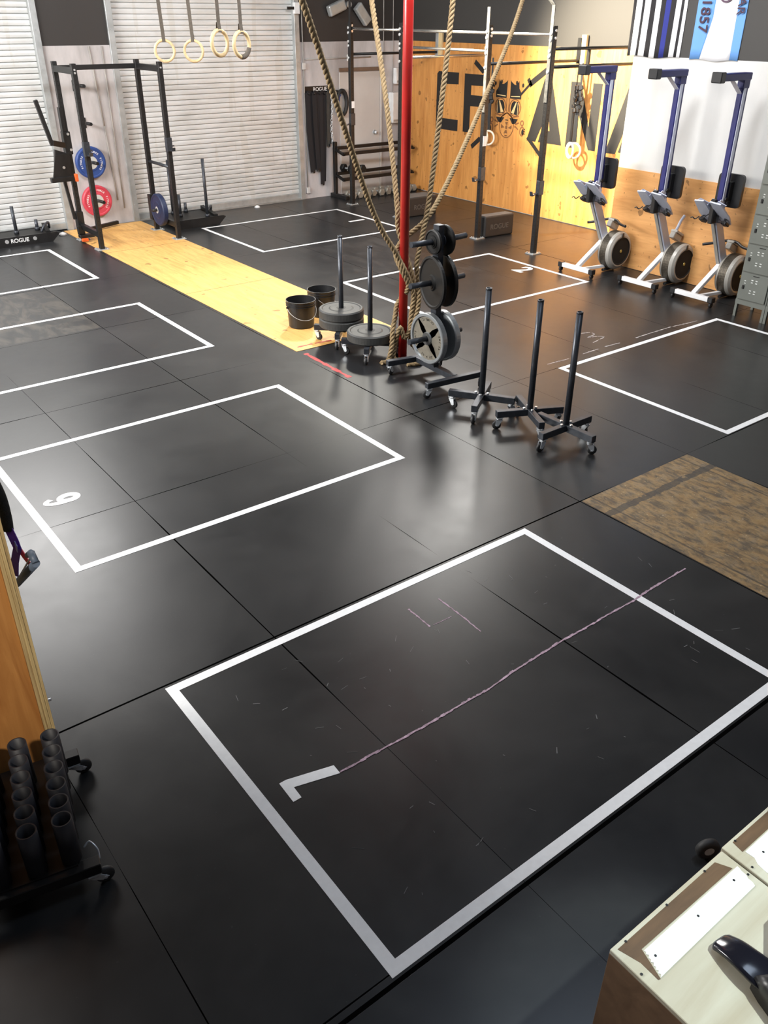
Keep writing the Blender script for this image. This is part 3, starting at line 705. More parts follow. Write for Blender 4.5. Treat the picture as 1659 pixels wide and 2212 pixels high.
bm = nb(); box2(bm, (TX-.024, TY-.0315, .66), (TX+.024, TY-.030, .83)); lp = obj('logo_plate', bm, M_steel_dk, tree)
obj('lettering', text_bm('ROGUE', .040, .0006, axes((TX, TY-.0322, .745), (0, 0, -1), (1, 0, 0)), .0006), M_txtw, lp)

M_spoke = mat('spoke_shade_grey', (0.085, 0.085, 0.082), 0.45, 0.3, 0.15, 15)  # spokes match the cast face; their shade is put into this grey
def iron_plate(lab, x, z, s, grp='iron plates on the plate tree'):
    """45 lb style spoked iron plate, axis along x, outer face towards s"""
    t = thing('iron_plate', lab, 'weight plate', (x, TY, z), 0, grp)
    bm = nb(); R = .225; e = .030; A = V((s, 0, 0))
    lathe(bm, [(.026, -e), (R-.01, -e), (R, -e+.008), (R, e-.006), (R-.006, e), (R-.028, e), (R-.034, e-.014), (.060, e-.014), (.056, e), (.026, e), (.026, -e)], (0, 0, 0), A, 56); d = obj('disc', bm, M_iron, t)
    bm = nb(); lathe(bm, [(.057, e-.0135), (R-.035, e-.0135), (R-.035, e-.0125), (.057, e-.0125)], (0, 0, 0), A, 56); obj('cast_face', bm, M_iron_face, t)
    M4 = axes((s*(e-.0125), 0, 0), (0, -s, 0), (0, 0, 1))
    bm = nb()
    for k in range(4):
        a = .85 + k*PI/2
        prism(bm, [(.050*math.cos(a-.55), .050*math.sin(a-.55)), (.11*math.cos(a-.26), .11*math.sin(a-.26)), (.192*math.cos(a-.05), .192*math.sin(a-.05)), (.192*math.cos(a+.05), .192*math.sin(a+.05)), (.11*math.cos(a+.26), .11*math.sin(a+.26)), (.050*math.cos(a+.55), .050*math.sin(a+.55))], 0, .011, M4)
    lathe(bm, [(.027, e-.014), (.058, e-.014), (.055, e+.002), (.027, e+.002)], (0, 0, 0), A, 28)
    obj('spokes', bm, M_spoke, t)
    bm = nb()
    for word, c0 in (('OLYMPIC', PI/2), ('STANDARD', -.35), ('45 LBS', PI), ('20.4 KG', -PI/2)):
        for i, ch in enumerate(word):
            a = c0 - (i-(len(word)-1)/2)*.135; 
            b2 = text_bm(ch, .030, .002, M4 @ Matrix.Translation((.166*math.cos(a), .166*math.sin(a), .002)) @ Matrix.Rotation(a-PI/2, 4, 'Z'), .0005)
            me = bpy.data.meshes.new('t'); b2.to_mesh(me); bm.from_mesh(me); b2.free(); bpy.data.meshes.remove(me)
    obj('raised_lettering', bm, M_hub, t)
    return t
iron_plate('grey spoked iron plate facing left, lowest on the plate tree', TX-.075, LV[0]-.0, -1)
iron_plate('grey spoked iron plate on the right of the plate tree, lowest peg', TX+.075, LV[0], 1)
for s, x, lab in ((-1, TX-.055, 'large black plate left of the upright, middle peg of the plate tree'), (1, TX+.075, 'large black dished plate right of the upright, middle peg of the plate tree')):
    t = thing('iron_plate', lab, 'weight plate', (x, TY, LV[1]), -.20, 'iron plates on the plate tree'); e = .017; R = .222
    bm = nb(); lathe(bm, [(.026, -e), (R-.008, -e), (R, -e+.008), (R, e-.004), (R-.02, e), (R-.03, e-.010), (.07, e-.012), (.06, e), (.026, e), (.026, -e)], (0, 0, 0), (s, 0, 0), 52); obj('disc', bm, M_castdk, t)
    bm = nb(); lathe(bm, [(.0255, e), (.05, e), (.046, e+.006), (.0255, e+.006)], (0, 0, 0), (s, 0, 0), 28); obj('hub', bm, M_castdk, t)
for s, x, R, lab in ((-1, TX-.06, .100, 'small dark plate left of the upright, top peg of the plate tree'), (1, TX+.065, .125, 'medium dark plate right of the upright, top peg of the plate tree')):
    t = thing('iron_plate', lab, 'weight plate', (x, TY, LV[2]), 0, 'iron plates on the plate tree'); e = .015
    bm = nb(); lathe(bm, [(.026, -e), (R-.006, -e), (R, -e+.006), (R, e-.004), (R-.012, e), (R-.018, e-.008), (.055, e-.008), (.05, e), (.026, e), (.026, -e)], (0, 0, 0), (s, 0, 0), 44); obj('disc', bm, M_castdk, t)
    bm = nb(); lathe(bm, [(.0255, e), (.042, e), (.038, e+.005), (.0255, e+.005)], (0, 0, 0), (s, 0, 0), 24); obj('hub', bm, M_castdk, t)

# ================================================================== BUCKETS
def bucket(lab, loc, rot):
    t = thing('bucket', lab, 'bucket', loc, rot, 'black buckets on the plywood strip')
    bm = nb(); r0, r1, h = .132, .152, .285
    lathe(bm, [(0, .004), (r0-.004, .004), (r0, .010), (r1-.006, h-.06), (r1+.004, h-.058), (r1+.004, h-.052), (r1-.004, h-.050), (r1-.003, h-.036), (r1+.005, h-.034), (r1+.005, h-.028), (r1-.002, h-.026), (r1, h-.006), (r1+.005, h-.004), (r1+.005, h), (r1-.002, h), (r0-.008, .014), (0, .014)], (0, 0, 0), (0, 0, 1), 48, False)
    obj('pail', bm, M_plastic_b, t)
    bm = nb(); lathe(bm, [(r1+.004, h-.001), (r1+.006, h+.001), (r1+.001, h+.0015)], (0, 0, 0), (0, 0, 1), 48); obj('chalky_rim', bm, mat('chalk_dust', (.24, .24, .23), .8, 0, .6, 20), t)
    a = [(-(r1+.008), 0, h-.07)] + [(-(r1+.010)*math.cos(k*PI/8), -(r1+.010)*math.sin(k*PI/8)*.97, h-.07-.115*math.sin(k*PI/8)) for k in range(1, 8)] + [(r1+.008, 0, h-.07)]
    bm = nb(); path_tube(bm, a, .0028, 8); obj('bail_handle', bm, M_galv, t)
    bm = nb(); 
    for s in (-1, 1): cyl(bm, (s*(r1-.006), 0, h-.07), (s*(r1+.012), 0, h-.07), .012, 12)
    obj('handle_ear', bm, M_plastic_b, t)
    return t
b1 = bucket('black bucket with a wire handle, the nearer of the two', (4.64, 7.47, .004), -.15)
dup(b1, 'black bucket half hidden behind the stacked bumper plates', (5.03, 7.66, .004), .7)

# ================================================================== SQUAT RACK (left)
rack = thing('squat_rack', 'black steel squat rack standing over the plywood strip', 'squat rack', (0, 0, 0))
UP = {'A': (4.212, 11.953), 'B': (4.217, 12.674), 'C': (5.364, 12.673), 'D': (5.362, 11.917)}
M_hole = mat('hole_dark', (.004, .004, .004), .8)
def upright(parent, x, y, h, w=.062, face=((0, -1), (-1, 0)), z0=.012, step=.0508, foot=True, name='upright'):
    bm = nb(); box2(bm, (x-w/2, y-w/2, z0), (x+w/2, y+w/2, h), .003); u_ = obj(name, bm, M_black, parent)
    bm = nb(); z = z0+.12
    while z < h-.03:
        for fx, fy in face:
            p = V((x+fx*w/2, y+fy*w/2, z)); cyl(bm, p, p+V((fx, fy, 0))*.0006, .0085, 6)
        z += step
    obj('hole_row', bm, M_hole, u_)
    if foot:
        bm = nb(); box2(bm, (x-.085, y-.075, .0), (x+.085, y+.075, .012), .002)
        for sx in (-1, 1):
            for sy in (-1, 1): cyl(bm, (x+sx*.062, y+sy*.055, .012), (x+sx*.062, y+sy*.055, .024), .010, 8)
        obj('foot_plate', bm, M_galv, u_)
    return u_
for k, (x, y) in UP.items(): upright(rack, x, y, 2.30)
for a, b in (('A', 'B'), ('C', 'D')):
    (xa, ya), (xb, yb) = UP[a], UP[b]; s = 1 if yb > ya else -1
    for z, h in ((2.215, .075), (.20, .075)):
        bm = nb(); beam(bm, (xa, ya+s*.031, z), (xb, yb-s*.031, z), .055, h, bev=.003); obj('crossmember', bm, M_black, rack)
bm = nb(); box2(bm, (UP['B'][0]+.031, 12.645, 2.19), (UP['C'][0]-.031, 12.70, 2.25), .003); obj('crossmember', bm, M_black, rack)
bm = nb(); cyl(bm, (5.364, 12.642, .98), (5.362, 11.948, .98), .022, 14); obj('spotter_pipe', bm, M_steel_dk, rack)
for (x, y), zz in ((UP['B'], (.30, .20)), (UP['C'], (.34, .24))): bolts(rack, [((x, y-.031, z), (x, y-.044, z), .020) for z in zz])
bolts(rack, [((x, y-.031, z), (x, y-.040, z), .012) for (x, y), z in ((UP['A'], 2.23), (UP['D'], 2.23), (UP['A'], 2.195))], 10)
# hooks on the front uprights
for k, z in (('A', 1.30), ('D', 1.28)):
    x, y = UP[k]
    bm = nb(); box2(bm, (x-.042, y-.043, z-.09), (x+.042, y+.02, z+.09), .004); beam(bm, (x+.01, y-.04, z-.07), (x+.01, y-.13, z-.07), .05, .012); beam(bm, (x+.01, y-.125, z-.075), (x+.01, y-.135, z-.03), .05, .012)
    hk = obj('j_hook', bm, M_steel_dk, rack); bm = nb(); cyl(bm, (x+.03, y-.02, z-.02), (x+.075, y-.02, z-.02), .010, 10); obj('pin', bm, M_steel_dk, hk)
# swing-away arms on the left back upright
bx, by = UP['B']
bm = nb()
box2(bm, (bx-.055, by-.05, 1.16), (bx+.045, by+.05, 1.45), .005); box2(bm, (bx-.05, by-.045, 1.45), (bx+.0, by+.04, 1.75), .004)
beam(bm, (bx-.05, by-.02, 1.28), (bx-.24, by-.1, 1.33), .06, .07, bev=.004); beam(bm, (bx-.24, by-.1, 1.30), (bx-.36, by-.1, 1.86), .05, .05, up=(0, 1, 0), bev=.004)
prism(bm, [(-.02, .0), (.02, .12), (-.20, .20), (-.24, -.03)], -.03, .03, axes((bx-.03, by-.12, 1.05), (1, 0, 0), (0, 0, 1)))
prism(bm, [(-.02, .20), (-.05, -.12), (-.30, -.12), (-.22, .18)], -.012, .012, axes((bx-.03, by-.16, 1.0), (1, 0, 0), (0, 0, 1)))
box2(bm, (bx-.36, by-.20, .84), (bx-.05, by-.12, .90), .004)
arm = obj('swing_arm', bm, M_black, rack)
bm = nb(); box2(bm, (bx-.04, by-.22, .83), (bx+.0, by-.165, .93), .006); obj('release_tab', bm, M_orange, arm)
bolts(arm, [((bx-.16, by-.17, 1.02), (bx-.16, by-.18, 1.02), .018), ((bx+.01, by-.051, 1.42), (bx+.01, by-.062, 1.42), .017), ((bx+.02, by-.051, 1.22), (bx+.02, by-.062, 1.22), .017)])
bm = nb()
beam(bm, (bx-.13, by+.02, .88), (bx-.08, by-.02, .30), .04, .04, up=(0, 1, 0), bev=.004); box2(bm, (bx-.06, by-.05, .16), (bx+.04, by+.05, .40), .005)
box2(bm, (bx-.09, by-.11, .10), (bx+.0, by-.05, .22), .006); box2(bm, (bx-.09, by-.16, .055), (bx+.12, by-.06, .10), .006)
low = obj('swing_arm', bm, M_black, rack)
bm = nb(); box2(bm, (bx-.09, by-.22, .02), (bx+.0, by-.17, .06), .006); obj('release_tab', bm, M_orange, low)
# lower plate bracket on C
cx_, cy_ = UP['C']
bm = nb(); box2(bm, (cx_-.075, cy_-.045, .16), (cx_-.031, cy_+.045, .52), .005); obj('plate_bracket', bm, M_black, rack)
bm = nb(); cyl(bm, (cx_-.028, cy_-.37, .36), (cx_-.20, cy_-.37, .36), .02, 14); box2(bm, (cx_-.040, cy_-.42, .22), (cx_-.024, cy_-.32, .40)); obj('plate_peg', bm, M_black, rack)
t, e = bumper('dark blue bumper plate stored edge-on inside the right of the squat rack', (cx_-.085, cy_-.37, .36), .08, .225, M_navyplate, (1, 0, 0), 'bumper plates stored by the squat rack')
# pole on the floor
bm = nb(); beam(bm, (4.40, 13.05, .05), (5.0, 13.30, .05), .05, .05, bev=.004); tag(obj('steel_bar', bm, M_black), 'black square steel bar lying at the wall behind the squat rack', 'steel bar')

# plates on pegs on the wall behind the rack
def wall_peg(lab, x, z, l=.34):
    t = thing('plate_peg', lab, 'plate peg', (x, YB, z), 0, 'plate pegs on the back wall')
    bm = nb(); cyl(bm, (0, 0, 0), (0, -l, .012), .0235, 18); obj('peg', bm, M_black, t)
    bm = nb(); box2(bm, (-.05, -.012, -.07), (.05, 0, .07), .003); obj('base_plate', bm, M_black, t)
    return t
PG = ((4.73, 1.95, 'empty plate peg, topmost on the back wall behind the squat rack'), (4.745, 1.46, 'empty plate peg below the topmost one behind the squat rack'), (4.752, .93, 'plate peg holding the bright blue plate'), (4.758, .385, 'plate peg holding the red plate'))
for x, z, lab in PG: wall_peg(lab, x, z)
for (x, z, lab), m in zip(((4.752, .925, 'bright blue bumper plate hung on the wall behind the squat rack'), (4.758, .38, 'red bumper plate hung low on the wall behind the squat rack')), (M_blue, M_redp)):
    th = .075; t, e = bumper(lab, (x, YB-.012-th/2-.004, z), th, .225, m, (0, -1, 0), 'bumper plates stored by the squat rack', .0265)
    bm = nb(); lathe(bm, [(.027, e+.0005), (.092, e+.0005), (.088, e+.004), (.027, e+.004)], (0, 0, 0), (0, -1, 0), 36); obj('hub_disc', bm, M_hub, t)
    bm = nb(); M4 = axes((0, -e-.0012+.006, 0), (1, 0, 0), (0, 0, 1))
    for word, c0 in (('FORCE', PI*.36), ('FITNESS', -PI*.06), ('FITNESS', PI*.97)):
        for i, ch in enumerate(word):
            a = c0 - (i-(len(word)-1)/2)*.17
            b2 = text_bm(ch, .036, .001, M4 @ Matrix.Translation((.155*math.cos(a), .155*math.sin(a), .0)) @ Matrix.Rotation(a-PI/2, 4, 'Z'), .0008)
            me = bpy.data.meshes.new('t'); b2.to_mesh(me); bm.from_mesh(me); b2.free(); bpy.data.meshes.remove(me)
    obj('lettering', bm, M_txtw, t)

# ================================================================== PUSH SLEDS
def sled(lab, loc, poles, text, rot=0.0, L=1.0, W=.62):
    t = thing('push_sled', lab, 'sled', loc, rot)
    for s in (0, 1):
        y = -W/2 + s*W
        bm = nb(); prism(bm, [(-L/2, .03), (-L/2+.10, 0), (L/2-.10, 0), (L/2+.02, .11), (L/2-.02, .13), (L/2-.12, .13), (-L/2, .13)], -.02, .02, axes((0, y, 0), (1, 0, 0), (0, 0, 1)))
        o = obj('skid', bm, M_black, t)
        if s == 0 and text:
            obj('lettering', text_bm('ROGUE', .075, .0008, axes((-.08, y-.021, .075), (1, 0, 0), (0, 0, 1)), .0015), M_txtw, o)
            bolts(o, [((x, y-.02, .078), (x, y-.030, .078), .026) for x in (-.26, .13)], 16)
    bm = nb(); box2(bm, (-L/2+.05, -W/2+.02, .10), (L/2-.12, W/2-.02, .125), .003); beam(bm, (L/2-.14, -W/2, .13), (L/2-.06, W/2, .16), .06, .05); obj('deck', bm, M_castdk, t)
    for x, y, h, nm in poles:
        bm = nb(); cyl(bm, (x, y, .12), (x, y, h), .0235, 18); cyl(bm, (x, y, .125), (x, y, .17), .034, 18); obj(nm, bm, M_steel_dk, t)
    bm = nb(); path_tube(bm, [(L/2-.2, -.1, .125), (L/2-.15, -.1, .20), (L/2-.05, .02, .22), (L/2-.02, .1, .13)], .018, 10); obj('tow_loop', bm, M_steel_dk, t)
    return t
sled('black push sled with a lettered skid at the left shutter', (3.45, 13.06, 0), ((-.05, -.02, .50, 'push_pole'), (.27, .06, .27, 'weight_peg')), True, 0, .95, .42)
sled('black push sled with a tall pole behind the squat rack, at the wide shutter', (5.98, 12.78, 0), ((.16, -.28, .97, 'push_pole'), (-.18, .22, .92, 'push_pole'), (-.17, -.02, .45, 'weight_peg'), (.05, .25, .27, 'weight_peg')), False, 0, .86, .62)

# ================================================================== PULL-UP RIG (right)
M_strapsteel = mat('worn_grey_steel', (0.16, 0.16, 0.155), 0.5, 0.4, 0.5, 25)
rig = thing('pull_up_rig', 'black pull-up rig of four uprights bolted to the right wall', 'pull-up rig')
RX = 8.94; RY = (12.54, 11.23, 9.37, 8.23); RH = 2.75
for y in RY: upright(rig, RX, y, RH, .066, ((-1, 0), (0, -1)))
# flat straps standing above three uprights, the last one bent over
for y, pts in ((12.54, [(RX-.04, 12.50, 2.2), (RX-.04, 12.50, 3.12)]), (9.37, [(RX-.04, 9.36, 1.7), (RX-.04, 9.36, 2.95)]),
               (8.23, [(RX-.04, 8.23, 1.9), (RX-.04, 8.23, 2.97), (RX-.07, 8.30, 3.05), (RX-.10, 8.40, 3.2)])):
    bm = nb(); sweep_rect(bm, pts, .05, .010, (-1, 0, 0)); st_ = obj('strap_extension', bm, M_strapsteel if y < 12 else M_black, rig)
for y in RY:
    bolts(rig, [((RX-.033, y, z), (RX-.055, y, z), .019) for z in (2.67, 2.60, 2.48, 2.42, 2.25)] + [((RX, y-.033, z), (RX, y-.048, z), .017) for z in (2.70, 2.62)])
for ya, yb, z in ((12.54, 11.23, 2.655), (11.23, 9.37, 2.655), (9.37, 8.23, 2.655), (11.23, 9.37, 2.44)):
    bm = nb(); cyl(bm, (RX, ya-.033, z), (RX, yb+.033, z), .017, 16); obj('pull_up_bar', bm, M_barsteel, rig)
for y, zz in ((12.54, (2.30,)), (11.23, (2.30,)), (9.37, (2.29,)), (8.23, (2.30, 2.50))):
    for z in zz:
        bm = nb(); cyl(bm, (RX+.033, y, z), (XW-.045, y, z), .020, 14); obj('crossmember', bm, M_barsteel if y == 11.23 else M_black, rig)
bm = nb(); box2(bm, (9.62, 8.21, 2.30), (9.65, 8.25, 2.50)); obj('truss_tie', bm, M_black, rig)
for y in (12.54, 9.37, 8.23):
    bm = nb(); box2(bm, (XW-.045, y-.11, 2.24), (XW, y-.02, 2.62), .003); obj('wall_stringer', bm, M_lumber, rig)
    bm = nb(); box2(bm, (XW-.055, y-.03, 2.25), (XW-.040, y+.04, 2.58), .002)
    obj('wall_bracket', bm, M_galv if y == 12.54 else M_black, rig)
def rig_hook(y, z):
    bm = nb(); box2(bm, (RX-.045, y-.045, z-.02), (RX+.045, y+.02, z+.16), .004); beam(bm, (RX-.035, y, z+.0), (RX-.14, y, z-.02), .045, .014); beam(bm, (RX-.135, y, z-.025), (RX-.15, y, z+.03), .045, .014)
    o = obj('j_hook', bm, M_steel_dk, rig); bm = nb(); box2(bm, (RX-.14, y-.02, z-.011), (RX-.04, y+.02, z-.004)); obj('hook_liner', bm, M_hub, o)
rig_hook(12.54, 1.28); rig_hook(9.37, .83); rig_hook(8.23, .80)
bm = nb(); box2(bm, (RX-.036, 9.325, 1.27), (RX+.03, 9.332, 1.40)); obj('label_plate', bm, M_white, rig)
bm = nb(); box2(bm, (RX-.02, 12.50, 1.52), (RX+.034, 12.506, 1.62)); obj('label_plate', bm, M_white, rig)

# ================================================================== RINGS
def ring_set(lab, c, ztop, tilt, group, R=.108, r=.0155, off=0.0, grip=False):
    t = thing('gymnastic_ring', lab, 'gymnastic ring', c, tilt, group)
    bm = nb(); n = 40
    P = [V((R*math.cos(2*PI*k/n), 0, R*math.sin(2*PI*k/n))) for k in range(n)]; sweep(bm, P, r, 12, True); obj('ring', bm, M_wood_ring, t)
    bm = nb(); sweep_rect(bm, [(0, -.004, R+.018), (off*.3, .0, R+.4), (off, 0, ztop-c[2])], .040, .003, (0, -1, 0)); sweep_rect(bm, [(0, .017, R-.017), (0, .006, R+.06)], .038, .003, (0, -1, 0)); sweep_rect(bm, [(0, -.017, R-.017), (0, -.004, R+.06)], .038, .003, (0, -1, 0)); obj('strap', bm, M_strap, t)
    if grip:
        bm = nb(); Q = [V((R*math.cos(a), 0, R*math.sin(a))) for a in [(-1.75+1.45*k/14) for k in range(15)]]; sweep(bm, Q, r+.004, 12); obj('grip_tape', bm, M_strap, t)
    return t
g = 'wooden rings hanging in front of the shutter'
ring_set('wooden ring on a brown strap, leftmost of the four', (4.75, 10.36, 2.482), 4.6, -.35, g, off=-.05)
ring_set('wooden ring on a brown strap, second of the four from the left', (5.115, 10.36, 2.475), 4.6, -.65, g, off=-.05)
ring_set('wooden ring on a dark strap, third of the four from the left', (4.02, 7.62, 2.64), 4.6, .32, g, .098, .0165)
ring_set('wooden ring with a taped grip, rightmost of the four', (4.17, 7.50, 2.63), 4.6, .32, g, .098, .0165, 0, True)
# rings with bundled straps near the plywood wall
def wall_rings(lab1, lab2, x, y, z, ztop, grp):
    for k, (lab, dy, rz) in enumerate(((lab1, .03, 1.2), (lab2, -.03, 1.9))):
        t = thing('gymnastic_ring', lab, 'gymnastic ring', (x+.02*k, y+dy, z), rz, grp)
        bm = nb(); n = 32; R = .105
        sweep(bm, [V((R*math.cos(2*PI*j/n), 0, R*math.sin(2*PI*j/n))) for j in range(n)], .016, 10, True); obj('ring', bm, mat('white_ring', (.80, .74, .62), .4), t)
        bm = nb(); sweep_rect(bm, [(0, 0, R+.017), (.01, 0, .45), (0, 0, .88)], .05, .02, (0, -1, 0))
        for j in range(7): box(bm, (random.uniform(-.03, .03), random.uniform(-.02, .02), .55+.05*j), (.07, .04, .06), Matrix.Rotation(random.uniform(-.5, .5), 3, 'Y'), .008)
        sweep_rect(bm, [(0, 0, .88), (0, 0, ztop-z)], .03, .004, (0, -1, 0)); obj('strap_bundle', bm, M_plastic_b, t)
wall_rings('white ring on bundled black straps, left one by the N', 'white ring on bundled black straps, right one by the N', 10.62, 9.20, 1.10, 2.27, 'white rings hung by the plywood wall')
wall_rings('white ring behind the second upright, left one of its pair', 'white ring behind the second upright, right one of its pair', 10.62, 11.06, 1.10, 2.27, 'white rings hung by the plywood wall')

# ================================================================== FOAM BOXES
def foam(lab, loc, rot, sx, sy, sz, topgrey):
    t = thing('foam_plyo_box', lab, 'foam box', loc, rot, 'foam jump boxes')
    bm = nb(); box2(bm, (0, 0, .001), (sx, sy, sz), .022, 3); b_ = obj('foam_block', bm, M_foam, t)
    bm = nb(); box2(bm, (.02, .02, sz-.001), (sx-.02, sy-.02, sz+.0015)); obj('top_cover', bm, M_foamtop, t)
    obj('lettering', text_bm('ROGUE', .105, .0006, axes((sx/2, -.0006, sz*.47), (1, 0, 0), (0, 0, 1)), .001), M_txtg, t)
foam('dark foam jump box standing against the second rig upright', (9.03, 9.31, 0), -.06, .56, .20, .30, True)
foam('dark foam jump box behind the red pole', (9.01, 11.10, 0), -.03, .60, .34, .30, True)

# ================================================================== ROWERS
def rower(lab, loc, hang_handle=True):
    t = thing('rowing_machine', lab, 'rowing machine', loc, 0, 'rowers stored upright along the wall')
    # local: x towards the wall, y lateral, origin under the middle of the foot bar
    bm = nb(); beam(bm, (0, -.25, .085), (0, .25, .085), .055, .05, bev=.004); obj('foot_bar', bm, M_white, t)
    for s in (-1, 1):
        bm = nb(); box2(bm, (-.035, s*.25-.03 if s > 0 else -.285, .055), (.035, .285 if s > 0 else -.22, .118), .006); cyl(bm, (-.0, s*.255, .06), (0, s*.255, .035), .016, 12); o = obj('end_cap', bm, M_plastic_b, t)
        bm = nb(); cyl(bm, (.0, s*.255-.012, .028), (.0, s*.255+.012, .028), .028, 18); obj('wheel', bm, M_rub, o)
    bm = nb(); beam(bm, (.02, 0, .10), (.46, -.02, .40), .06, .045, bev=.004); obj('front_leg', bm, M_white, t)
    bm = nb(); beam(bm, (.02, -.04, .075), (.42, -.10, .07), .035, .035, bev=.003); obj('lower_strut', bm, M_white, t)
    bm = nb(); cyl(bm, (.40, -.10, .022), (.62, -.10, .022), .018, 12); obj('rear_support', bm, M_plastic_b, t)
    # main frame: deep aluminium beam from flywheel up to the foot rests
    bm = nb(); beam(bm, (.50, 0, .34), (.12, 0, 1.03), .075, .115, up=(0.6, 0, .33), bev=.006); fr = obj('frame_beam', bm, M_alum, t)
    bm = nb(); beam(bm, (.415, 0, .355), (.055, 0, 1.00), .04, .006, up=(0.6, 0, .33)); obj('chain_slot', bm, M_cage, fr)
    # monorail
    bm = nb(); beam(bm, (.215, 0, .93), (.20, 0, 2.34), .062, .10, up=(1, 0, 0), bev=.006); mr = obj('monorail', bm, M_navy, t)
    bm = nb(); beam(bm, (.172, 0, 1.02), (.158, 0, 2.30), .020, .010, up=(1, 0, 0)); beam(bm, (.20, -.033, .96), (.186, -.033, 2.30), .012, .045, up=(1, 0, 0)); obj('rail_track', bm, M_alum, mr)
    bm = nb(); box2(bm, (.185, -.0345, 1.98), (.205, -.033, 2.28)); obj('warning_label', bm, mat('yellow_label', (.32, .27, .12), .6, 0, .3, 60), mr)
    bm = nb(); box2(bm, (-.26, -.05, 2.30), (.255, .05, 2.37), .008); box2(bm, (.14, -.04, 2.22), (.255, .04, 2.31), .006); rl = obj('rear_leg', bm, M_navy, t)
    bm = nb(); box2(bm, (-.31, -.06, 2.285), (-.23, .06, 2.385), .008); obj('foot_pad', bm, M_plastic_b, rl)
    bm = nb(); beam(bm, (-.02, 0, 2.30), (.16, 0, 2.17), .05, .008, up=(0, 0, 1)); obj('gusset', bm, M_alum, rl)
    # seat
    bm = nb()
    prism(bm, [(x*.5, z*.5) for x, z in rounded(.31, .35, .09)], -.02, .02, axes((.345, 0, 1.20), (0, -1, 0), (0, 0, 1)))
    st = obj('seat', bm, M_plastic_b, t)
    bm = nb(); box2(bm, (.255, -.05, 1.10), (.33, .05, 1.30), .006); 
    for s in (-1, 1): cyl(bm, (.225, s*.045-.012, 1.12), (.225, s*.045+.012, 1.12), .022, 14)
    obj('seat_carriage', bm, M_plastic_b, st)
    # foot rests
    for s in (-1, 1):
        bm = nb(); P4 = axes((.09, s*.10, 1.0), (.62, 0, -.52), (0, s, 0))
        prism(bm, [(-.20, -.06), (-.18, .065), (.06, .09), (.20, .06), (.20, -.05), (.02, -.07)], -.008, .008, P4)
        beam(bm, (.12, s*.045, 1.05), (.00, s*.15, 1.12), .10, .008, up=(.5, 0, .6))
        prism(bm, [(-.10, -.0), (.14, -.0), (.10, .10), (-.06, .12)], -.005, .005, axes((.10, s*.05, 1.0), (.62, 0, -.52), (.5, 0, .6)))
        fr_ = obj('foot_rest', bm, M_alum, t)
        bm = nb(); sweep_rect(bm, [(.13, s*.045, .98), (.05, s*.10, .91), (.11, s*.16, .90), (.16, s*.13, .95)], .03, .004, (0, 0, 1)); path_tube(bm, [(.08, s*.15, .93), (.05, s*.18, .90), (.03, s*.20, .92), (.02, s*.22, .91)], .006, 8)
        box(bm, (.15, s*.14, .885), (.09, .07, .035), Matrix.Rotation(.5, 3, 'Y'), .008); obj('foot_strap', bm, M_plastic_b, fr_)
    bm = nb(); box2(bm, (.03, -.045, .88), (.13, .012, 1.10), .008); lathe(bm, [(0, 0), (.03, 0), (.03, .05), (0, .05)], (.10, -.01, 1.10), (0, 1, 0), 16); obj('axle_block', bm, M_plastic_b, t)
    # flywheel cage, axis along y
    bm = nb(); c = (.56, -.12, .26)
    lathe(bm, [(.168, -.105), (.19, -.105), (.222, -.085), (.236, -.055), (.236, .055), (.222, .085), (.19, .105), (.168, .105)], c, (0, -1, 0), 56, False); fc = obj('flywheel_cage', bm, M_cage, t)
    bm = nb(); lathe(bm, [(.2365, -.048), (.239, -.048), (.239, .048), (.2365, .048)], c, (0, -1, 0), 56); obj('perforated_band', bm, M_mesh, fc)
    bm = nb(); lathe(bm, [(0, .100), (.17, .100), (.172, .108), (.165, .110), (.155, .102), (0, .102)], c, (0, -1, 0), 48); obj('vent_screen', bm, M_hole, fc)
    bm = nb(); lathe(bm, [(0, .103), (.02, .103), (.018, .109), (0, .109)], c, (0, -1, 0), 16); obj('centre_badge', bm, mat('brass_badge', (.45, .38, .12), .4, .5), fc)
    bm = nb(); prism(bm, [(-.02, .165), (.02, .165), (.012, .225), (-.012, .225)], .104, .112, axes(c, (1, 0, 0), (0, 0, 1))); obj('damper_lever', bm, M_plastic_b, fc)
    # chain housing and handle
    bm = nb(); box(bm, (.585, -.02, .545), (.17, .07, .075), Matrix.Rotation(.45, 3, 'Y'), .006); box(bm, (.61, -.02, .590), (.16, .09, .03), Matrix.Rotation(.45, 3, 'Y'), .005); obj('handle_rest', bm, M_cage, t)
    if hang_handle:
        bm = nb(); path_tube(bm, [(.44, .27, .55), (.50, .14, .585), (.56, .03, .62), (.56, -.09, .62), (.50, -.20, .60), (.44, -.33, .60)], .016, 12); obj('handle', bm, M_plastic_b, t)
    else:
        bm = nb(); path_tube(bm, [(.56, -.02, .60), (.58, -.04, .68), (.60, -.05, .74), (.63, -.07, .80)], .018, 10); obj('monitor_arm', bm, M_alum, t)
    return t
def rounded(w_, h_, r_):
    out = []
    for cx, cy, a0 in ((w_-r_, h_-r_, 0), (-w_+r_, h_-r_, PI/2), (-w_+r_, -h_+r_, PI), (w_-r_, -h_+r_, 1.5*PI)):
        for k in range(6): a = a0+k*PI/10; out.append((cx+r_*math.cos(a), cy+r_*math.sin(a)))
    return out
rower('upright blue and grey rowing machine, leftmost of three, nearest the rig', (8.575, 7.13, 0))
rower('upright blue and grey rowing machine, middle one of three', (8.68, 6.25, 0), False)
rower('upright blue and grey rowing machine beside the grey lockers', (8.74, 5.52, 0))

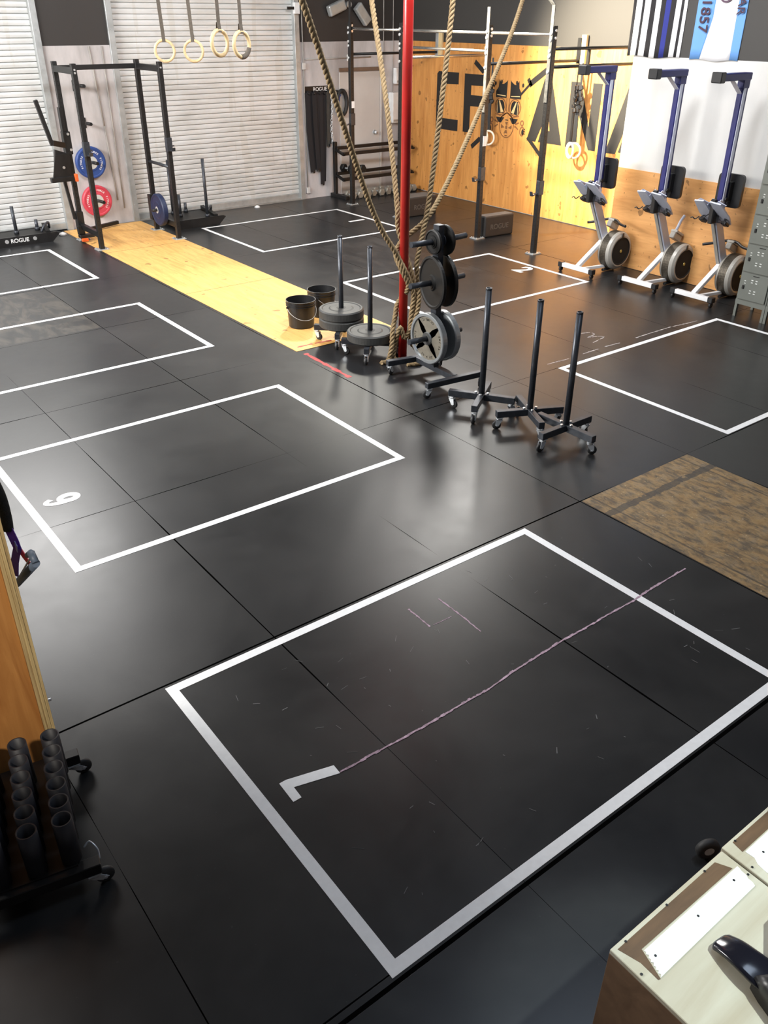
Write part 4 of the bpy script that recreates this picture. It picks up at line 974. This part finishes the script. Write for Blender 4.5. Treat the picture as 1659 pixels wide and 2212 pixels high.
# ================================================================== LOCKERS
def locker(lab, y1, wy):
    t = thing('locker', lab, 'locker', (8.70, y1, 0), 0, 'grey steel lockers')
    D = .38; z0, z1 = .14, 1.68
    bm = nb(); box2(bm, (0, -wy+.002, z0), (D, 0, z1), .004); box2(bm, (-.006, -wy+.002, z0), (0, 0, z0+.05))
    for yy in (-.03, -wy+.002):
        box2(bm, (-.004, yy, 0), (.03, yy+.028, z0)); box2(bm, (D-.03, yy, 0), (D, yy+.028, z0))
    obj('body', bm, M_lock, t)
    n = 5; h = (z1-z0-.06)/n
    for k in range(n):
        za = z0+.055+h*k
        bm = nb(); box2(bm, (-.016, -wy+.022, za+.006), (-.002, -.018, za+h-.006), .003); d = obj('door', bm, M_lock, t)
        bm = nb()
        for zz in (za+h*.66, za+h*.28):
            for yy in (.42, .56):
                for dz in (0, .026): box2(bm, (-.0185, -wy*yy-.011, zz+dz), (-.0158, -wy*yy+.011, zz+dz+.010))
        for dz in (0, .026): box2(bm, (-.0185, -wy*.2-.009, za+h*.6+dz), (-.0158, -wy*.2+.009, za+h*.6+dz+.008))
        obj('louvre_slots', bm, M_hub, d)
        bm = nb(); box2(bm, (-.026, -.075, za+h*.40), (-.016, -.05, za+h*.54), .004); obj('latch', bm, M_black, d)
        bm = nb(); box2(bm, (-.018, -wy*.62, za+h*.90), (-.0158, -wy*.42, za+h*.93)); obj('card_slot', bm, M_black, d)
    return t
locker('grey five-door locker column next to the last rower', 4.95, .36)
locker('grey five-door locker column at the right frame edge', 4.588, .36)

# ================================================================== BACK WALL FITTINGS
t = thing('band_rack', 'black wall plate with pegs for bands, left of the white door', 'band rack', (0, 0, 0))
bm = nb(); box2(bm, (8.60, YB-.008, 1.69), (9.21, YB, 1.795), .002); bp_ = obj('back_plate', bm, M_black, t)
obj('lettering', text_bm('ROGUE', .085, .0008, axes((8.92, YB-.0090, 1.745), (1, 0, 0), (0, 0, 1)), .001), M_txtw, bp_)
for k in range(6):
    bm = nb(); cyl(bm, (8.65+.105*k, YB-.008, 1.68), (8.65+.105*k, YB-.10, 1.69), .010, 10); obj('hook', bm, M_black, t)
def belt(name, lab, x, z0, w_, y, m=M_flag_b, sway=.0, grp='black belts hanging on the band rack', cat='lifting belt'):
    t = thing(name, lab, cat, (x, YB-y, 1.69), 0, grp)
    bm = nb(); L_ = 1.69-z0
    for s in (-1, 1): sweep_rect(bm, [(s*w_*.30, s*.008, .012), (s*w_*.33+sway*.3, s*.010, -L_*.4), (s*w_*.26+sway*.7, s*.010, -L_*.75), (s*w_*.16+sway, s*.004, -L_*(.97 if s > 0 else 1))], w_*.60, .012, (0, -1, 0))
    sweep_rect(bm, [(-w_*.30, -.010, .008), (0, -.0, .016), (w_*.30, .010, .008)], .05, .02, (0, -1, 0)); obj('webbing', bm, m, t)
    bm = nb(); box2(bm, (sway-.025, -.012, -L_-.02), (sway+.015, -.004, -L_+.03), .003); obj('buckle', bm, M_plastic_b, t)
belt('lifting_belt', 'wide black belt on the band rack, leftmost', 8.68, .44, .15, .035, sway=.05)
belt('lifting_belt', 'black belt on the band rack, second from the left', 8.80, .46, .13, .05, sway=.04)
belt('lifting_belt', 'longest black belt on the band rack, reaching lowest', 8.95, .22, .12, .035, sway=-.03)
belt('lifting_belt', 'grey-black belt beside the chain on the band rack', 9.08, .85, .10, .05, M_rub2, -.02)
t = thing('chain', 'silver steel chain hanging from the band rack', 'chain', (9.10, YB-.085, 1.66), 0)
bm = nb()
for k in range(20):
    z = -.01-.044*k; n = 14; off = .012*math.sin(k*.4)
    a = V((1, 0, 0)) if k % 2 else V((0, 1, 0))
    sweep(bm, [V((off, 0, z)) + a*(.017*math.cos(2*PI*j/n)) + V((0, 0, .030*math.sin(2*PI*j/n))) for j in range(n)], .0065, 6, True)
obj('links', bm, M_chrome, t)
t = thing('band_coil', 'coiled black band with a blue inner band on the rack', 'exercise band', (9.32, YB-.06, 1.52), 0)
bm = nb(); n = 40; P = [V((.10*math.cos(2*PI*k/n)+.02, 0, .19*math.sin(2*PI*k/n))) for k in range(n)]
sweep(bm, P, .034, 10, True); obj('outer_band', bm, M_rub, t)
bm = nb(); sweep_rect(bm, [(-.02+.05*math.cos(a), -.012, .02+.11*math.sin(a)) for a in [PI*.55+PI*.95*k/12 for k in range(13)]], .03, .04, (0, -1, 0)); obj('inner_band', bm, M_blue, t)
bm = nb(); box2(bm, (-.11, .01, .17), (-.05, .05, .20)); obj('hanger_loop', bm, M_rub, t)
# dispensers, conduits, emergency light
def cabinet(name, lab, cat, x0, x1, z0, z1, d):
    t = thing(name, lab, cat, ((x0+x1)/2, YB, z0), 0)
    bm = nb(); box2(bm, (-(x1-x0)/2, -d, 0), ((x1-x0)/2, 0, z1-z0), .015, 2); obj('housing', bm, M_white, t)
    bm = nb(); box2(bm, (-(x1-x0)/2+.02, -d-.002, .02), ((x1-x0)/2-.02, -d+.01, .06), .004); obj('outlet', bm, M_cage, t)
cabinet('soap_dispenser', 'small white dispenser on the wall, upper of the two', 'dispenser', 10.50, 10.66, 1.77, 2.03, .10)
cabinet('towel_dispenser', 'tall white paper towel dispenser below the small one', 'dispenser', 10.40, 10.68, 1.14, 1.64, .14)
M_cond = mat('painted_conduit', (0.40, 0.37, 0.34), 0.6, 0, 0.3, 6)
def conduit(lab, pts, r=.012, boxes_=()):
    t = thing('conduit', lab, 'conduit')
    bm = nb()
    for a, b in zip(pts[:-1], pts[1:]): cyl(bm, a, b, r, 10)
    obj('pipe', bm, M_cond, t)
    for b in boxes_:
        bm = nb(); box(bm, b, (.06, .04, .10), None, .004); obj('junction_box', bm, M_doorp, t)
conduit('thin vertical conduit beside the wide shutter', [(8.60, YB-.014, .10), (8.60, YB-.014, 3.2)], .010, [(8.60, YB-.02, 2.1), (8.60, YB-.02, .14)])
conduit('thin horizontal conduit above the band rack', [(8.64, YB-.012, 2.20), (10.0, YB-.012, 2.21)], .011, [(9.52, YB-.02, 2.205)])
conduit('thin vertical conduit above the tall dispenser', [(10.49, YB-.012, 1.64), (10.49, YB-.012, 3.2)], .007)
conduit('thin vertical conduit above the door jamb', [(10.28, YB-.012, 2.02), (10.28, YB-.012, 3.2)], .007)
conduit('pale conduit on the wall behind the squat rack', [(5.10, YB-.012, .35), (5.06, YB-.012, 1.4), (5.00, YB-.012, 2.44)], .012)
conduit('second conduit near the shutter guide behind the squat rack', [(5.19, YB-.012, .22), (5.19, YB-.012, 2.44)], .010)
t = thing('shutter_switch', 'small white switch box on the guide of the wide shutter', 'switch box', (8.47, YB-.07, 2.93))
bm = nb(); box2(bm, (-.05, -.03, -.08), (.05, .035, .08), .006); obj('housing', bm, M_white, t)
bm = nb(); box2(bm, (-.17, -.02, -.02), (-.05, .01, .02)); obj('lever', bm, M_black, t)
t = thing('emergency_light', 'grey two-headed emergency light on the dark upper wall', 'emergency light', (9.50, YB, 2.99))
bm = nb(); cyl(bm, (0, 0, 0), (0, -.08, 0), .045, 20); lathe(bm, [(.02, 0), (.045, 0), (.05, .012), (.03, .016), (.02, 0)], (0, -.08, 0), (0, -1, 0), 20); obj('hub', bm, M_galv, t)
for s, c, a in ((-1, (-.26, -.09, -.05), .35), (1, (.27, -.09, -.14), -.85)):
    bm = nb(); box(bm, c, (.34, .10, .16), Matrix.Rotation(-a, 3, 'Y'), .02, 2); hd = obj('lamp_head', bm, M_galv, t)
    bm = nb(); box(bm, V(c)+V((0, -.051, 0)), (.28, .004, .11), Matrix.Rotation(-a, 3, 'Y')); obj('lens', bm, M_cage, hd)

# dumbbell rack and dumbbells
t = thing('dumbbell_rack', 'low black dumbbell rack in front of the white door', 'dumbbell rack')
for x, h in ((9.10, .92), (10.66, 1.16)):
    bm = nb(); box2(bm, (x-.03, 13.25, .05), (x+.03, 13.31, h), .003); obj('upright', bm, M_black, t)
    bm = nb(); box2(bm, (x-.035, 12.92, .0), (x+.035, 13.40, .06), .004); obj('foot', bm, M_black, t)
for z in (.80, .38):
    for dy, dz in ((-.02, .02), (-.22, -.055)):
        bm = nb(); beam(bm, (9.10, 13.25+dy, z+dz), (10.66, 13.25+dy, z+dz), .035, .055, bev=.003); obj('shelf_rail', bm, M_black, t)
    for x in (9.10, 10.66):
        bm = nb(); beam(bm, (x, 13.27, z+.0), (x, 13.0, z-.07), .05, .03); obj('shelf_arm', bm, M_black, t)
def dumbbell(lab, loc, rot, m, s=1.0, grp=None, tilt=0.0):
    t = thing('dumbbell', lab, 'dumbbell', loc, rot, grp)
    bm = nb(); cyl(bm, (0, -.07*s, 0), (0, .07*s, 0), .016*s, 12); obj('handle', bm, M_chrome, t)
    for k in (-1, 1):
        bm = nb(); lathe(bm, [(0, .06*s), (.060*s, .06*s), (.072*s, .075*s), (.072*s, .135*s), (.055*s, .155*s), (0, .155*s)], (0, 0, 0), (0, k, 0), 6); obj('head', bm, m, t)
    return t
xs = [9.22+.155*k for k in range(10)]
for k, x in enumerate(xs):
    lab = 'grey hex dumbbell on the floor under the rack, number %s from the left' % ['one', 'two', 'three', 'four', 'five', 'six', 'seven', 'eight', 'nine', 'ten'][k]
    dumbbell(lab, (x, 12.99 + .02*(k % 2), .064), -.12+.05*(k % 3), M_db, .90 + .03*(k % 3), 'grey dumbbells under the rack')
dumbbell('dark dumbbell on the lower shelf of the rack, left one', (9.26, 13.13, .485), .1, M_castdk, 1.0, 'dark dumbbells on the lower shelf')
dumbbell('dark dumbbell on the lower shelf of the rack, right one', (9.50, 13.11, .478), -.1, M_castdk, 1.0, 'dark dumbbells on the lower shelf')
bm = nb(); lathe(bm, [(0, 0), (.05, 0), (.045, .02), (.02, .035), (0, .04)], (7.45, 13.25, 0), (0, 0, 1), 14, True); tag(obj('chalk_lump', bm, M_white), 'small white lump on the floor at the foot of the wide shutter', 'chalk')
bm = nb(); lathe(bm, [(0, 0), (.06, 0), (.05, .025), (.02, .04), (0, .045)], (4.08, 13.15, 0), (0, 0, 1), 14, True); tag(obj('chalk_lump', bm, M_white), 'small white lump on the floor beside the lettered push sled', 'chalk')

# ================================================================== FLAGS
def flag(lab, y0, y1, z0, z1, stripes, x=XN-.012, curve=None):
    t = thing('flag', lab, 'flag', (x, y0, z0), 0)
    W_ = y0-y1; H_ = z1-z0; nz, nu = 14, 8
    for a, b, m, nm in stripes:
        bm = nb(); rows = []
        for j in range(nz+1):
            v = j/nz; row = []
            for i in range(nu+1):
                aa, bb = (curve(a, v), curve(b, v)) if curve else (a, b)
                u_ = aa+(bb-aa)*i/nu
                row.append(bm.verts.new((-.010*math.sin(u_*11+v*2.0)*.5 - .006 + .004*math.sin(v*5), -u_*W_, v*H_ + .010*math.sin(u_*9))))
            rows.append(row)
        for j in range(nz):
            for i in range(nu):
                f = bm.faces.new((rows[j][i], rows[j][i+1], rows[j+1][i+1], rows[j+1][i])); f.smooth = True
        o = obj(nm, bm, m, t)
        sm = o.modifiers.new('thick', 'SOLIDIFY'); sm.thickness = .0015
    return t
cuts = [(0, .06, 0), (.06, .17, 1), (.17, .215, 0), (.215, .325, 1), (.325, .42, 0), (.42, .525, 1), (.525, .615, 0), (.615, .71, 2), (.71, .80, 0), (.80, .89, 1), (.89, .94, 0), (.94, 1.0, 1)]
flag('black flag with white stripes and one blue stripe, left one on the dark band', 7.42, 6.68, 2.445, 3.9, [(a, b, (M_flag_b, M_flag_w, M_flag_blue)[k], 'stripe') for a, b, k in cuts])
def cv(a, v):
    if a == .36: return .22 + .13*min(1, v/.28)
    if a == .80: return .84 - .02*min(1, v/.3)
    return a
fl2 = flag('sky blue and white flag with 1857 on it, right one on the dark band', 6.54, 5.93, 2.44, 3.9, [(0, .36, M_flag_sky, 'band'), (.36, .80, M_flag_w, 'band'), (.80, 1.0, M_flag_sky, 'band')], curve=cv)
M_fl = mat('flag_print', (.06, .03, .05), .8)
obj('lettering', text_bm('1857', .165, .001, axes((-.024, -.61*.19, .43), (0, 0, -1), (0, -1, 0)), .002), M_fl, fl2)
obj('lettering', text_bm('AR', .13, .001, axes((-.024, -.61*.90, .52), (0, 0, -1), (0, -1, 0)), .001), M_fl, fl2)
bm = nb(); oval(bm, 0, 0, .10, .12, 0, .002, axes((-.024, -.61*.58, .67), (0, -1, 0), (0, 0, 1)), 32); em = obj('emblem', bm, mat('emblem_purple', (.10, .06, .09), .8), fl2)
bm = nb(); oval(bm, 0, 0, .085, .10, .002, .0035, axes((-.024, -.61*.58, .67), (0, -1, 0), (0, 0, 1)), 32, (.075, .09)); obj('emblem_ring', bm, M_flag_w, em)

# ================================================================== LEFT: PLYWOOD BOARD, STRAPS, PIPE CART
t = thing('plywood_upright', 'plywood board with wood plugs and a layered side edge at the left frame edge', 'plywood board', (0, 0, 0))
bm = nb(); box2(bm, (-.30, 2.978, 0), (.4655, 2.996, 1.40), .0015); obj('face_sheet', bm, M_board, t)
bm = nb()
for k in range(3): box2(bm, (.466+.0137*k, 2.965-.003*(k % 2), 0), (.4794+.0137*k, 3.60, 1.40), .001)
obj('layered_edge', bm, M_ply_edge, t)
bm = nb()
for x, z in ((.205, .515), (.215, .285)): lathe(bm, [(0, 0), (.016, 0), (.015, .005), (0, .006)], (x, 2.978, z), (0, -1, 0), 16)
obj('wood_plug', bm, M_lumber, t)
bm = nb(); lathe(bm, [(.02, 0), (.02, .003), (.012, .006), (.006, .006), (.006, .022), (0, .022)], (.5065, 3.02, .33), (1, 0, 0), 16); obj('carriage_bolt', bm, M_chrome, t)
t = thing('resistance_band', 'black sleeved resistance band with purple and red straps and a grip, on the plywood board', 'resistance band', (0, 0, 0))
bm = nb(); path_tube(bm, [(.56, 3.34, 1.36), (.57, 3.30, 1.28), (.58, 3.27, 1.20), (.58, 3.262, 1.11), (.575, 3.26, 1.05)], .022, 14)
obj('sleeved_tube', bm, M_hose, t)
bm = nb(); cyl(bm, (.56, 3.34, 1.355), (.505, 3.34, 1.37), .012, 10); obj('wall_hook', bm, M_black, t)
bm = nb(); sweep_rect(bm, [(.577, 3.255, 1.055), (.580, 3.215, 1.015), (.582, 3.205, .985), (.580, 3.245, .94), (.578, 3.31, .865), (.577, 3.385, .755)], .034, .005, (-.6, -.75, .2)); obj('purple_strap', bm, M_purple, t)
bm = nb(); box(bm, (.577, 3.195, 1.0), (.003, .028, .05), Matrix.Rotation(.5, 3, 'X')); obj('strap_label', bm, mat('lilac_print', (.30, .33, .75), .6), t)
bm = nb(); sweep_rect(bm, [(.592, 3.36, 1.06), (.594, 3.36, 1.0), (.597, 3.30, .955), (.600, 3.20, .94), (.60, 3.13, .94), (.60, 3.095, .955)], .022, .004, (-.6, -.75, .2)); sweep_rect(bm, [(.59, 3.34, 1.22), (.592, 3.36, 1.13), (.592, 3.36, 1.06)], .02, .004, (-.6, -.75, .2)); obj('red_strap', bm, M_redweb, t)
bm = nb(); cyl(bm, (.60, 3.02, 1.005), (.58, 3.40, .70), .017, 16); cyl(bm, (.60, 3.02, 1.005), (.60, 3.06, 1.035), .015, 12); cyl(bm, (.60, 3.06, 1.035), (.60, 3.13, .985), .012, 12); obj('grip', bm, M_slate, t)
bm = nb(); cyl(bm, (.60, 3.10, .985), (.585, 3.30, .80), .004, 8); cyl(bm, (.60, 3.055, .985), (.60, 3.10, .945), .006, 8); obj('wire_ring', bm, M_chrome, t)

t = thing('pipe_cart', 'black rolling rack of short open pipes at the lower left', 'rolling rack', (0, 0, 0))
TOPZ, BOTZ = .35, .10
cols = [[(.449, 2.793), (.427, 2.703), (.405, 2.616), (.384, 2.529), (.363, 2.441), (.344, 2.353)],
        [(.328, 2.822), (.305, 2.73), (.285, 2.641), (.265, 2.555), (.245, 2.465), (.224, 2.376)]]
cols.append([(x-.122, y+.028) for x, y in cols[1]])
bm = nb(); beam(bm, (-.12, 2.985, .10), (.555, 2.872, .10), .05, .05, bev=.003); obj('end_rail', bm, M_black, t)
bm = nb(); beam(bm, (-.20, 2.42, .10), (.425, 2.292, .10), .05, .05, bev=.003); obj('end_rail', bm, M_black, t)
bm = nb(); prism(bm, [(.47, 2.86), (.35, 2.31), (-.05, 2.39), (.06, 2.94)], .125, .133); obj('tray', bm, M_black, t)
for col in cols:
    for x, y in col:
        bm = nb(); pipe(bm, (x, y, .134), (x, y, TOPZ), .0365, .032, 30); obj('open_pipe', bm, M_pvc, t)
caster_parts(t, (.526, 2.875, 0), -.15, .075, .036, .036); caster_parts(t, (.396, 2.297, 0), -.15, .075, .036, .036)
bm = nb(); path_tube(bm, [(.40, 2.40, .10), (.425, 2.40, .115), (.44, 2.365, .095), (.435, 2.34, .07)], .004, 8); obj('brake_lever', bm, M_chrome, t)

# ================================================================== RIGHT FOREGROUND: PLYWOOD BOXES
def plybox(lab, x0, x1, y1, tape, brown):  # tape: outline of the painted sun patch; brown: outline of the painted shade
    t = thing('plywood_box', lab, 'plywood box', (x0, y1, 0), 0, 'plywood boxes at the lower right')
    Lx = x1-x0; Dy = .78; H = .60; th = .018
    bm = nb(); box2(bm, (0, -Dy, H-th), (Lx, 0, H), .002); tp = obj('top_panel', bm, M_birch, t)
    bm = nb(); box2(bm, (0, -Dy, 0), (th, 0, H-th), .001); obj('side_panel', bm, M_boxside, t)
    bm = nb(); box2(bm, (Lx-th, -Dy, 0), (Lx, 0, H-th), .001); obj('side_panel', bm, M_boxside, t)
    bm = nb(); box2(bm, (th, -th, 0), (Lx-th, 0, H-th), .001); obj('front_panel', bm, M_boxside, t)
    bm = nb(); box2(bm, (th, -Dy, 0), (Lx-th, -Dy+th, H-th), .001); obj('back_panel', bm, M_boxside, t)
    bm = nb(); prism(bm, [(x-x0, y-y1) for x, y in brown], H, H+.0008); obj('painted_shade_strip', bm, M_brown, tp)  # soft shadow on the top, painted as a brown strip
    bm = nb(); prism(bm, [(x-x0, y-y1) for x, y in tape], H+.0002, H+.0016); obj('white_tape_sun_patch', bm, M_tape_and_sun_patch, tp)  # sunlit patch on the top, painted as a white sheet
    bm = nb()
    for x, y in ((.10*Lx, -.012), (.45*Lx, -.012), (.80*Lx, -.012), (.012, -.10), (.012, -.30), (Lx-.012, -.10), (.16*Lx, -.09), (.53*Lx, -.09), (.88*Lx, -.085)): cyl(bm, (x, y, H+.0017), (x, y, H+.0024), .004, 8)
    obj('screw', bm, M_black, tp)
    return t
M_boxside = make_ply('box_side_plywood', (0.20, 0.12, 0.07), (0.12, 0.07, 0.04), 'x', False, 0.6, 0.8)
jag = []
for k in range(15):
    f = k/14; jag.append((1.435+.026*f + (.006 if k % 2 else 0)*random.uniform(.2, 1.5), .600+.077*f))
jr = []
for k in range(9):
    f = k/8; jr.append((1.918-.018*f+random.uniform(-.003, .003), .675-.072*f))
plybox('plywood box with a long painted white sun patch, nearer of the two', 1.388, 1.930, .738, jag+jr, [(1.405, .725), (1.875, .726), (1.90, .68), (1.46, .684), (1.432, .598), (1.424, .60), (1.425, .66)])
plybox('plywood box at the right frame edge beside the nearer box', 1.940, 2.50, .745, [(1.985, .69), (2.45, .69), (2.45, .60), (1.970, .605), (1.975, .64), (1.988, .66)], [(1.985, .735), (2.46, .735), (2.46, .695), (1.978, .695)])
t = thing('caster_wheel', 'small black wheel with a shiny hub on the floor beside the plywood boxes', 'wheel', (2.36, .955, .05), 0)
bm = nb(); lathe(bm, [(.02, -.016), (.036, -.018), (.048, -.010), (.048, .010), (.036, .018), (.02, .016), (.02, -.016)], (0, 0, 0), (.5, .85, 0), 28, True); obj('tyre', bm, M_rub, t)
bm = nb(); lathe(bm, [(0, -.017), (.021, -.016), (.021, .016), (0, .017)], (0, 0, 0), (.5, .85, 0), 20); obj('hub', bm, M_chrome, t)
t = thing('equipment_bag', 'black bag with a glossy rounded flap lying on the plywood box', 'bag', (0, 0, .602))
bm = nb()
pts = [(1.648, .560, .012), (1.645, .52, .030), (1.64, .47, .040), (1.64, .42, .040), (1.65, .36, .035)]
P = spline(pts, 8); rings = []
for k, p in enumerate(P):
    f = k/(len(P)-1); w_ = .036 + .020*f; d = (P[min(k+1, len(P)-1)]-P[max(0, k-1)]).normalized(); x = V((1, -.15, 0)); n_ = 20
    if k == 0: w_ *= .82
    up = x.cross(d).normalized()
    rings.append([bm.verts.new(p + x*(w_*math.copysign(abs(math.cos(2*PI*i/n_))**.6, math.cos(2*PI*i/n_))) + up*(.011*math.copysign(abs(math.sin(2*PI*i/n_))**.7, math.sin(2*PI*i/n_)))) for i in range(n_)])
loft(bm, rings); obj('flap', bm, M_gloss, t)
bm = nb()
prism(bm, [(1.602, .435), (1.66, .40), (1.72, .44), (1.82, .50), (2.2, .50), (2.2, -.02), (1.50, -.02), (1.50, .10), (1.545, .28), (1.585, .40)], .0, .085)
bmesh.ops.bevel(bm, geom=[e for e in bm.edges if all(v.co.z > .08 for v in e.verts)], offset=.035, segments=4, affect='EDGES', profile=.5); obj('body', bm, M_plastic_b, t, True)
